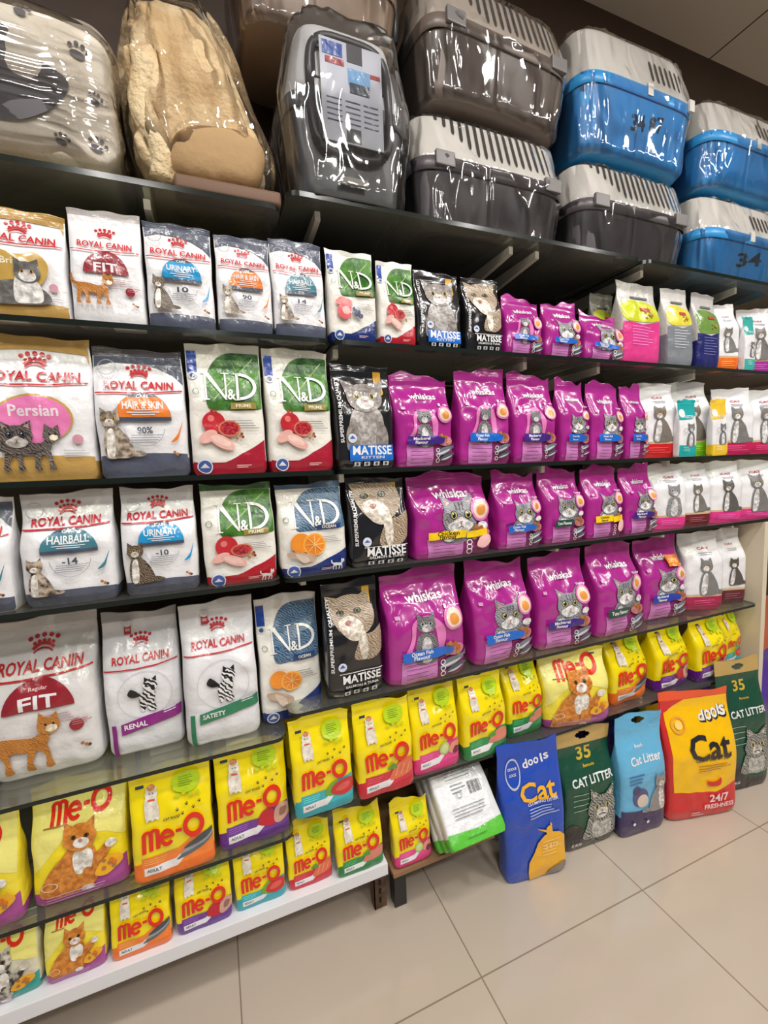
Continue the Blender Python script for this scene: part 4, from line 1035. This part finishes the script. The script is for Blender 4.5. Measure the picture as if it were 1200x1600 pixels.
# ------------------------------------------------------------------ the packs, shelf by shelf
DF, CF, LT = 'dry_food_bag', 'cat food bag', 'litter_bag'
SLT = (84, 90, 108); GOLD = (190, 152, 84); CW = (236, 234, 226); K_ = (26, 26, 30)
def cs(*a, **k): return lambda A: cat_sit(A, *a, **k)
def cl(*a, **k): return lambda A: cat_lie(A, *a, **k)
def put(z, y, x0, x1, h, design, label, **kw):
    h = min(h, {1.089: .246, .44: .262, .395: .257}.get(z, 1))
    kw.setdefault('name', DF); kw.setdefault('cat', CF)
    name = kw.pop('name')
    if x0 > .6:                                    # the left gusset takes part of the space
        x0 = x0+.12*kw.get('B', .07)*x0/y
    if x0 > 1.4 and label.startswith('white'): kw['yaw'] = -.28; kw['ntop'] = 5; kw['fulln'] = .6
    return bag(name, x0, x1, y, z, h, design, label, kw.pop('cat'), **kw)
g1 = 'pouches on the upper shelf'; z = SH['r1']; Y = 1.118
ORC = ((206, 142, 70), (170, 104, 40)); GRC = ((150, 142, 134), (88, 80, 74)); SIAM = ((196, 180, 160), (60, 50, 48))
HB, UR, HS = (66, 128, 146), (30, 150, 208), (232, 128, 44)
put(z, Y, -.413, -.248, .222, RC('gold', cat=cl(-.1, .27, .72, (120, 118, 116), (90, 88, 86)), zone=GOLD, ybrand=.70), 'white pouch with gold top, gold heart and lying grey cat', top=GOLD, base=WHT, group=g1, B=.06)
put(z, Y, -.247, -.107, .245, RC('fit', dome=(146, 36, 50), cat=lambda A: cat_walk(A, -.36, .28, .52, *ORC), zone=(214, 212, 216), top=0, bot=0, ybrand=.66, w=1.5), 'small white pouch with red dome emblem and walking ginger cat', top=(206, 200, 200), group=g1, B=.06)
put(z, Y, -.105, .038, .240, RC('care', 'URINARY', UR, '10', cs(-.55, .31, .50, (140, 126, 108), (62, 52, 44))), 'small white pouch with slate top and bright blue dome emblem', top=SLT, bottom=SLT, vb=.1, group=g1, B=.06)
put(z, Y, .041, .169, .236, RC('care', 'HAIR & SKIN', HS, '90', cs(-.55, .31, .50, (206, 196, 184), (120, 106, 92), stripes=False)), 'small white pouch with slate top and orange dome emblem', top=SLT, bottom=SLT, vb=.1, group=g1, B=.06)
put(z, Y, .171, .303, .244, RC('care', 'HAIRBALL', HB, '14', cs(-.58, .28, .46, *SIAM, stripes=False)), 'small white pouch with slate top and teal dome emblem', top=SLT, bottom=SLT, vb=.1, group=g1, B=.06)
put(z, Y, .309, .441, .238, ND('leaf', (24, 44, 110), True, 'berry'), 'small cream pouch with green leaf and navy bottom', base=CW, top=CW, bottom=(24, 44, 110), vb=.09, group=g1, B=.05)
put(z, Y, .447, .556, .226, ND('leaf', (176, 24, 42), True, 'pomegranate'), 'small cream pouch with green leaf and red bottom', base=CW, top=CW, bottom=(176, 24, 42), vb=.09, group=g1, B=.05)
put(z, Y, .561, .704, .216, MAT(True, True), 'small black pouch with sitting grey kitten and blue name band', base=K_, top=K_, group=g1, gloss=.16, B=.05)
put(z, Y, .711, .845, .215, MAT(False, False), 'small black pouch with tabby cat, beside the purple pouches', base=K_, top=K_, group=g1, gloss=.16, B=.05)
WK = dict(base=PUR, top=PUR, gloss=.2, wr=1.7, ntop=2.4, sagz=.010)
put(z, Y, .850, .995, .176, WHI('ocean', True), 'small purple pouch next to the small black pouches', group=g1, B=.06, **WK)
put(z, Y, 1.000, 1.152, .178, WHI('ocean'), 'small purple pouch, middle of the three on the upper shelf', group=g1, B=.06, **WK)
put(z, Y, 1.158, 1.338, .160, WHI('ocean'), 'slumped small purple pouch leaning beside the pink and lime bag', group=g1, B=.08, roll=.06, **WK)
put(z, Y+.09, 1.30, 1.42, .27, TWO(None, (196, 206, 60), (80, 84, 80)), 'dull silver and lime pouch half hidden behind the slumped purple pouch', base=(140, 138, 130), top=(150, 148, 140), group=g1, B=.06)
put(z, Y+.01, 1.340, 1.540, .287, TWO(None, (206, 214, 40), (220, 60, 140), .50), 'tall silver bag with lime middle and pink bottom', base=(206, 204, 198), top=(200, 198, 194), bottom=(220, 60, 140), vb=.4, group=g1)
put(z, Y, 1.549, 1.700, .285, TWO(None, (226, 216, 70), (128, 134, 142), .5), 'tall silver bag with yellow middle and grey bottom', base=(210, 208, 204), top=(200, 198, 194), bottom=(128, 134, 142), vb=.4, group=g1)
put(z, Y, 1.708, 1.851, .283, TWO(None, (108, 146, 66), (30, 34, 104), .45), 'tall silver bag with green middle and navy bottom', base=(196, 194, 192), top=(180, 176, 174), bottom=(30, 34, 104), vb=.36, group=g1)
put(z, Y+.01, 1.852, 1.975, .262, PLAIN((236, 110, 30)), 'white bag with grey cat and orange bottom band', group=g1, top=(206, 200, 196), bottom=(236, 110, 30), vb=.19)
put(z, Y-.018, 1.962, 2.036, .208, SLIM((60, 176, 168)), 'slim pale teal and white pouch on the upper shelf', group=g1, B=.03, top=(60, 176, 168))
put(z, Y+.02, 2.045, 2.215, .268, PLAIN((160, 50, 150)), 'white bag with purple bottom band at the upper right edge', group=g1, top=(206, 200, 196), bottom=(160, 50, 150), vb=.19)

g2 = 'bags on the eye level shelf'; z = SH['r2']
put(z, Y, -.432, -.226, .306, RC('pink', cat=lambda A: (cat_walk(A, -.14, .22, .52, (130, 122, 116), (60, 54, 52)), cat_face(A, -.34, .29, .32, (120, 110, 104), (62, 56, 54), (190, 184, 178), (70, 80, 90), paws=False)), zone=GOLD, w=1.62, ybrand=.70, bot=.16), 'white bag with gold top and large pink oval behind a kitten', top=GOLD, bottom=GOLD, vb=.13, group=g2, B=.08)
put(z, Y, -.228, -.040, .292, RC('care', 'HAIR & SKIN', HS, '90%', cs(-.55, .33, .58, (200, 186, 168), (110, 96, 84), stripes=False), w=1.5, bot=.17), 'large white bag with orange dome emblem beside the pink oval bag', top=(96, 92, 100), bottom=SLT, vb=.14, group=g2, B=.09)
put(z, Y, -.040, .134, .312, ND('leaf', (168, 24, 50), True), 'large cream bag with green leaf and red bottom, left of two', base=CW, top=CW, bottom=(168, 24, 50), vb=.09, group=g2, B=.07)
put(z, Y, .137, .306, .310, ND('leaf', (168, 24, 50), True), 'large cream bag with green leaf and red bottom, beside the black kitten bag', base=CW, top=CW, bottom=(168, 24, 50), vb=.09, group=g2, B=.07, yaw=.04)
put(z, Y, .312, .482, .282, MAT(True, True), 'large black bag with sitting grey kitten and blue name band', base=K_, top=K_, group=g2, gloss=.16, B=.08)
W2 = dict(group=g2, **WK)
put(z, Y, .484, .670, .262, WHI('mackerel', True), 'purple kitten bag with violet tag, next to the black kitten bag', B=.09, **W2)
put(z, Y, .681, .869, .286, WHI('ocean', True), 'purple kitten bag with bright blue tag, tallest of the purple bags at eye level', B=.08, **W2)
put(z, Y, .876, 1.054, .279, WHI('mackerel', True), 'purple kitten bag with violet tag, third purple bag from the black one', B=.08, **W2)
put(z, Y, 1.059, 1.186, .266, WHI('ocean'), 'purple bag with grey cat and blue tag, fourth purple bag at eye level', B=.07, **W2)
put(z, Y, 1.190, 1.345, .262, WHI('ocean'), 'purple bag with grey cat and blue tag, fifth purple bag at eye level', B=.07, **W2)
put(z, Y, 1.351, 1.466, .262, WHI('ocean'), 'rightmost purple bag at eye level, against the white bags', B=.07, **W2)
put(z, Y+.02, 1.468, 1.640, .278, PLAIN((206, 24, 30), (150, 140, 130), (90, 84, 78)), 'white bag with red bottom band behind the teal pouch', group=g2, bottom=(206, 24, 30), vb=.19, B=.09)
put(z, Y-.024, 1.592, 1.695, .208, SLIM(), 'slim teal and white kitten pouch standing in front', group=g2, B=.03, top=(20, 166, 168))
put(z, Y+.03, 1.672, 1.850, .292, PLAIN((120, 196, 20), (140, 132, 120), (80, 74, 66)), 'white bag with lime green bottom band', group=g2, bottom=(120, 196, 20), vb=.19, B=.09)
put(z, Y-.024, 1.778, 1.877, .214, SLIM((240, 200, 50)), 'slim yellow and white kitten pouch standing in front', group=g2, B=.03, top=(240, 200, 50), bottom=(240, 200, 50), vb=.2)
put(z, Y+.01, 1.888, 2.075, .270, PLAIN((196, 30, 90)), 'white bag with crimson bottom band, second from the right at eye level', group=g2, bottom=(196, 30, 90), vb=.19)
put(z, Y+.01, 2.080, 2.28, .272, PLAIN((196, 30, 90)), 'white bag with crimson bottom band at the right end of the eye level shelf', group=g2, bottom=(196, 30, 90), vb=.19)

g3 = 'bags on the shelf below eye level'; z = SH['r3']
put(z, Y, -.560, -.400, .256, RC('care', 'HAIR', HB, '', None), 'white bag cut off by the left edge of the view', group=g3, B=.09, top=(220, 218, 220))
put(z, Y, -.390, -.211, .250, RC('care', 'HAIRBALL', HB, '-14', cs(-.58, .27, .46, *SIAM, stripes=False), top=0, ybrand=.73, w=1.5), 'large white bag with teal dome emblem and dark-faced cat', group=g3, B=.10, bottom=SLT, vb=.12, top=(222, 220, 222))
put(z, Y, -.203, -.040, .246, RC('care', 'URINARY', UR, '-10', cs(-.52, .31, .58, (134, 118, 98), (56, 46, 38)), top=0, ybrand=.73, w=1.6), 'large white bag with bright blue dome emblem and brown tabby', group=g3, B=.10, bottom=SLT, vb=.12, top=(222, 220, 222))
put(z, Y, -.032, .144, .246, ND('leaf', (176, 24, 42)), 'wide cream bag with green leaf and red bottom, beside the blue scale one', base=CW, top=(60, 100, 50), bottom=(176, 24, 42), vb=.09, group=g3, B=.08)
put(z, Y, .150, .330, .240, ND('scale', (26, 48, 118), food='orange', banner='OCEAN'), 'cream bag with blue fish scale print and oranges, upper of the two', base=CW, top=(70, 96, 124), bottom=(26, 48, 118), vb=.09, group=g3, B=.08)
put(z, Y, .338, .515, .256, MAT(), 'black bag with tabby cat face, left of the chicken flavour bag', base=K_, top=K_, group=g3, gloss=.15, B=.08)
W3 = dict(group=g3, **WK)
put(z, Y, .529, .798, .256, WHI('chicken'), 'wide purple bag with large yellow chicken flavour tag', B=.11, **W3)
put(z, Y, .812, .990, .240, WHI('ocean'), 'purple bag with blue tag, right of the wide chicken flavour bag', B=.09, **W3)
put(z, Y, .994, 1.171, .262, WHI('tuna'), 'purple bag with dark green tuna tag on the shelf below eye level', B=.09, **W3)
put(z, Y, 1.174, 1.350, .260, WHI('chicken'), 'narrow purple bag with small yellow tag', B=.08, **W3)
put(z, Y, 1.354, 1.523, .262, WHI('mackerel'), 'purple bag with violet tag touching the white and pink bags', B=.08, **W3)
PW = (226, 56, 140)
put(z, Y+.01, 1.530, 1.690, .246, PLAIN(PW, (176, 176, 178), (90, 90, 94), 'kit'), 'white kitten bag with pink bottom band beside the purple bags', group=g3, bottom=PW, vb=.19, B=.08)
put(z, Y+.01, 1.694, 1.838, .246, PLAIN((110, 30, 44), (150, 146, 140), (80, 76, 72)), 'white bag with maroon bottom band between pink banded bags', group=g3, bottom=(110, 30, 44), vb=.19, B=.08)
put(z, Y, 1.842, 2.010, .250, PLAIN(PW, (120, 116, 114), (60, 58, 58)), 'white bag with pink bottom band, second from the right end', group=g3, bottom=PW, vb=.19, B=.08)
put(z, Y, 2.015, 2.22, .248, PLAIN(PW), 'white bag with pink bottom band at the right end, below the crimson ones', group=g3, bottom=PW, vb=.19, B=.08)

g4 = 'large bags on the glass shelf above the yellow bags'; z = SH['r4l']
put(z, 1.185, -.520, -.290, .360, RC('fit', dome=(150, 36, 48), cat=lambda A: cat_walk(A, -.36, .25, .66, *ORC), top=0, bot=0, ybrand=.70, w=1.5, cx=.02, big=True), 'very large white bag with red dome emblem and ginger cat', group=g4, B=.16, base=(228, 226, 226), top=(222, 218, 214))
put(z, 1.190, -.284, -.108, .350, RC('vet', 'RENAL', (140, 36, 130), top=0, bot=0, ybrand=.67, w=1.45), 'white bag with purple stripe and black zebra-striped cat', group=g4, B=.10, base=(232, 232, 236), top=(190, 188, 188))
put(z, 1.150, -.106, .078, .360, RC('vet', 'SATIETY', (44, 128, 92), top=0, bot=0, ybrand=.70, w=1.45), 'white bag with green stripe and black zebra-striped cat', group=g4, B=.10, base=(232, 232, 236), top=(222, 222, 222), yaw=.0)
put(z, 1.175, .082, .136+.118, .345, ND('scale', (26, 48, 118), True, 'orange', 'OCEAN'), 'cream bag with blue fish scale print and oranges, lower of the two', base=CW, top=CW, bottom=(26, 48, 118), vb=.09, group=g4, B=.08)
z = SH['r4r']
put(z, 1.120, .256, .422, .320, MAT(), 'black bag with tabby cat, beside the biggest purple kitten bag', base=K_, top=K_, group=g4, gloss=.15, B=.09)
W4 = dict(group=g4, **WK)
put(z, 1.105, .430, .690, .325, WHI('ocean', True), 'biggest purple kitten bag with wide blue ocean fish tag', B=.13, **W4)
put(z, 1.115, .712, .950, .320, WHI('ocean'), 'big purple bag with blue ocean fish tag and a wide grey cat face', B=.12, **W4)
put(z, 1.115, .965, 1.200, .318, WHI('mackerel'), 'big purple bag with violet tag, between the ocean fish and tuna ones', B=.12, yaw=-.08, **W4)
put(z, 1.110, 1.210, 1.452, .330, WHI('tuna'), 'big purple bag with dark green tuna tag, above the yellow bags', B=.13, **W4)
put(z, 1.150, 1.500, 1.738, .318, WHI('gourmet', sticker=True), 'big purple bag with orange sticker and blue-violet tag', B=.12, yaw=-.1, **W4)
put(z, 1.145, 1.752, 1.955, .318, PLAIN((170, 26, 80), (160, 158, 156), (80, 80, 82), 'sit'), 'white bag with crimson bottom band next to the orange stickered bag', group=g4, bottom=(170, 26, 80), vb=.18, B=.11)
put(z, 1.150, 1.960, 2.125, .315, PLAIN((96, 30, 44), (110, 104, 100), (56, 52, 50), 'sit'), 'white bag with maroon bottom band at the end of the row above the yellow bags', group=g4, bottom=(96, 30, 44), vb=.18, B=.11)

g5 = 'large yellow bags'; z = SH['r5l']; ML = dict(base=YEL, top=YEL, gloss=.22, wr=1.4, sagz=.007)
VIO, ORG, TEA, REDC, PNK, GRN = (98, 34, 140), (244, 118, 30), (38, 168, 182), (206, 24, 48), (226, 52, 130), (24, 128, 60)
MB5 = dict(ML); 
put(z, 1.115, -.640, -.450, .256, MEOK(), 'pale yellow kitten food bag cut off at the left edge', group=g5, B=.07, base=(244, 226, 60), top=(236, 220, 50), bottom=(170, 74, 150), vb=.12)
put(z, 1.125, -.443, -.247, .264, MEOK(), 'yellow bag with big ginger cat and purple bottom, left end of the row', group=g5, B=.08, base=(246, 226, 30), top=YEL, bottom=(170, 74, 150), vb=.12, lean=.10)
put(z, 1.100, -.240, -.055, .266, MEO(ORG, 'fishes'), 'large yellow bag with orange bottom and silver fish, beside the ginger cat bag', group=g5, B=.06, bottom=ORG, vb=.18, lean=.06, **ML)
put(z, 1.115, -.050, .134, .262, MEO(VIO, 'tuna'), 'large yellow bag with violet bottom and red tuna meat', group=g5, B=.06, bottom=VIO, vb=.18, lean=.06, **ML)
z = SH['r5r']
put(z, 1.085, .140, .308, .268, MEO(TEA, 'red'), 'large yellow bag with turquoise bottom and red meat on leaves', group=g5, B=.06, bottom=TEA, vb=.16, lean=.04, **ML)
put(z, 1.080, .316, .490, .270, MEO(REDC, 'salmon'), 'large yellow bag with red bottom and salmon fillet', group=g5, B=.06, bottom=REDC, vb=.18, lean=.04, **ML)
put(z, 1.105, .496, .658, .264, MEO(PNK, 'mixed'), 'large yellow bag with pink bottom', group=g5, B=.06, bottom=PNK, vb=.18, lean=.03, **ML)
put(z, 1.095, .660, .829, .262, MEO(GRN, 'chicken'), 'large yellow bag with green bottom, in front of the gap by the blue litter bag', group=g5, B=.07, bottom=GRN, vb=.18, lean=.03, **ML)
put(z, 1.135, .850, 1.010, .262, MEO(GRN, 'chicken'), 'yellow bag with green bottom touching the big ginger cat bag', group=g5, B=.10, bottom=GRN, vb=.18, lean=.02, **ML)
put(z, 1.100, 1.000, 1.270, .274, MEOK(), 'big yellow bag with ginger cat and purple bottom, right of the green ones', group=g5, B=.11, yaw=-.22, base=(246, 228, 60), top=(240, 226, 60), bottom=(170, 74, 150), vb=.12)
put(z, 1.135, 1.315, 1.518, .276, MEO(ORG, 'fishes'), 'yellow bag with orange bottom right of the big ginger cat bag', group=g5, B=.10, bottom=ORG, vb=.18, **ML)
put(z, 1.130, 1.540, 1.745, .272, MEO(VIO, 'tuna'), 'yellow bag with violet bottom above the yellow and red litter bag', group=g5, B=.10, bottom=VIO, vb=.18, **ML)
put(z, 1.115, 1.755, 1.960, .278, MEO(VIO, 'tuna'), 'yellow bag with violet bottom, second from the right end of the row', group=g5, B=.10, bottom=VIO, vb=.18, **ML)
put(z, 1.155, 1.985, 2.122, .274, MEO(TEA, 'red'), 'yellow bag with turquoise bottom at the right end against the cream panel', group=g5, B=.08, bottom=TEA, vb=.16, **ML)

g6 = 'small yellow pouches on the white shelf'; z = SH['r6']
put(z, 1.125, -.590, -.440, .175, MEOK((20, 160, 150), True), 'cream and turquoise pouch at the left end of the white shelf', group=g6, B=.05, base=(226, 222, 196), top=(206, 214, 190), bottom=(20, 160, 150), vb=.12)
put(z, 1.120, -.436, -.312, .174, MEOK(), 'small yellow pouch with ginger cat and purple bottom on the white shelf', group=g6, B=.05, base=(246, 228, 60), top=YEL, bottom=(170, 74, 150), vb=.12, lean=.12)
put(z, 1.115, -.304, -.170, .174, MEO(ORG, 'fishes'), 'small yellow pouch with orange bottom on the white shelf', group=g6, B=.045, bottom=ORG, vb=.17, lean=.10, **ML)
put(z, 1.118, -.164, -.027, .172, MEO(VIO, 'tuna'), 'small yellow pouch with violet bottom on the white shelf', group=g6, B=.045, bottom=VIO, vb=.17, lean=.08, **ML)
put(z, 1.122, -.022, .112, .172, MEO(TEA, 'red'), 'small yellow pouch with turquoise bottom on the white shelf', group=g6, B=.045, bottom=TEA, vb=.15, lean=.08, **ML)
put(z, 1.122, .117, .243, .170, MEO(REDC, 'salmon'), 'small yellow pouch with red bottom on the white shelf', group=g6, B=.045, bottom=REDC, vb=.17, lean=.08, **ML)
put(z, 1.104, .250, .394, .178, MEO(GRN, 'chicken'), 'small yellow pouch with green bottom on the white shelf', group=g6, B=.045, bottom=GRN, vb=.17, lean=.08, **ML)
put(.171, 1.10, .423, .548, .188, MEO(PNK, 'mixed'), 'small yellow pouch with pink bottom on the brown board', group=g6, B=.045, bottom=PNK, vb=.17, lean=.08, **ML)

# lying white litter bags with green edge, a stack of three
for i, (yy, zz, ln, lab) in enumerate(((1.068, .184, .80, 'white and green litter bag, bottom of the leaning stack'), (1.036, .212, .80, 'white and green litter bag, middle of the leaning stack'), (1.004, .240, .80, 'white bag printed in grey with green bottom edge, top of the leaning stack'))):
    put(zz, yy, .556+.004*i, .772-.004*i, .33, litter_white if i == 2 else None, lab, name=LT, cat='litter bag', group='white litter bags', B=.042, lean=ln, yaw=.02, base=(226, 228, 230), top=(206, 214, 212), bottom=(92, 196, 60), vb=.10, roll=0)
gf = 'litter bags on the floor'
FB = dict(name=LT, cat='litter bag', wr=.8)
bag(LT, .795, 1.020, 1.045, .004, .465, dools_blue, 'tall blue litter bag with orange cat shape, leaning at the left of the floor row', 'litter bag', gf, B=.07, lean=-.02, base=(26, 76, 190), top=(26, 76, 190), yaw=-.14, roll=-.05, wr=.8, gloss=.3)
bag(LT, 1.045, 1.275, 1.065, .004, .415, litter_green, 'green litter bag with gold top, between the blue and sky blue bags', 'litter bag', gf, B=.10, base=(20, 76, 56), top=(196, 164, 96), bottom=(44, 42, 42), vb=.07, vs=.86, hole=True, wr=.8, gloss=.32, yaw=-.08)
bag(LT, 1.270, 1.478, 1.030, .004, .440, litter_sky, 'sky blue litter bag with violet bottom and grey cat', 'litter bag', gf, B=.075, base=(104, 184, 226), top=(96, 180, 224), bottom=(58, 46, 92), vb=.18, vs=.88, hole=True, wr=.8, gloss=.32, yaw=-.10)
bag(LT, 1.492, 1.800, .985, .004, .470, dools_yellow, 'bright yellow and red litter bag, standing foremost in the floor row', 'litter bag', gf, B=.11, base=(214, 44, 46), top=(236, 90, 50), bottom=(214, 44, 46), vb=.17, wr=.8, gloss=.32, yaw=-.22, lean=.03)
bag(LT, 1.835, 2.070, 1.012, .004, .525, litter_green, 'green litter bag with gold top at the right end of the floor row', 'litter bag', gf, B=.085, base=(20, 76, 56), top=(196, 164, 96), bottom=(44, 42, 42), vb=.07, vs=.88, hole=True, wr=.8, gloss=.32, yaw=-.15, lean=.05)
gb = 'litter bags half hidden in the row behind'
bag(LT, .93, 1.13, 1.28, .004, .40, None, 'black litter bag half hidden behind the blue and green bags', 'litter bag', gb, B=.10, base=(40, 40, 46), gloss=.25)
bag(LT, 1.15, 1.35, 1.27, .004, .41, None, 'dark blue litter bag half hidden behind the left green bag', 'litter bag', gb, B=.10, base=(24, 34, 80), gloss=.25)
bag(LT, 1.37, 1.60, 1.24, .004, .42, None, 'navy litter bag half hidden behind the sky blue bag', 'litter bag', gb, B=.10, base=(30, 40, 96), gloss=.25)
bag(LT, 1.60, 1.80, 1.17, .004, .43, None, 'plain yellow litter bag peeping out left behind the red-topped one', 'litter bag', gb, B=.10, base=(244, 196, 20), gloss=.3)
bag(LT, 1.83, 2.06, 1.20, .004, .43, None, 'purple litter bag peeping out above the yellow and red one', 'litter bag', gb, B=.12, base=(72, 40, 130), gloss=.3)
bag(LT, 2.20, 2.44, 1.12, .004, .44, None, 'purple litter bag beyond the cream panel at the right edge', 'litter bag', gb, B=.14, base=(84, 50, 150), gloss=.3)
bag(LT, 2.46, 2.70, 1.28, .004, .62, None, 'rust orange bag beyond the cream panel at the right edge', 'litter bag', gb, B=.12, base=(190, 96, 66), gloss=.4)

# second row of yellow stock seen through the glass
for x0, x1, h, zz, lab in ((-.44, -.25, .268, 'r5l', 'behind the big ginger cat bag at the left'), (-.24, -.06, .262, 'r5l', 'behind the large orange bottomed bag'), (-.05, .13, .262, 'r5l', 'behind the large violet bottomed bag'),
                      (.15, .30, .266, 'r5r', 'behind the large turquoise bottomed bag'), (.32, .48, .266, 'r5r', 'behind the large red bottomed bag'), (.50, .66, .262, 'r5r', 'behind the large pink bottomed bag'),
                      (.67, .83, .262, 'r5r', 'behind the left large green bottomed bag'), (1.34, 1.52, .266, 'r5r', 'behind the right orange bottomed bag'), (1.56, 1.74, .266, 'r5r', 'above the yellow and red litter bag')):
    put(SH[zz], 1.285, x0, x1, h, None, 'plain yellow bag seen through glass '+lab, group='yellow stock behind', B=.09, **ML)
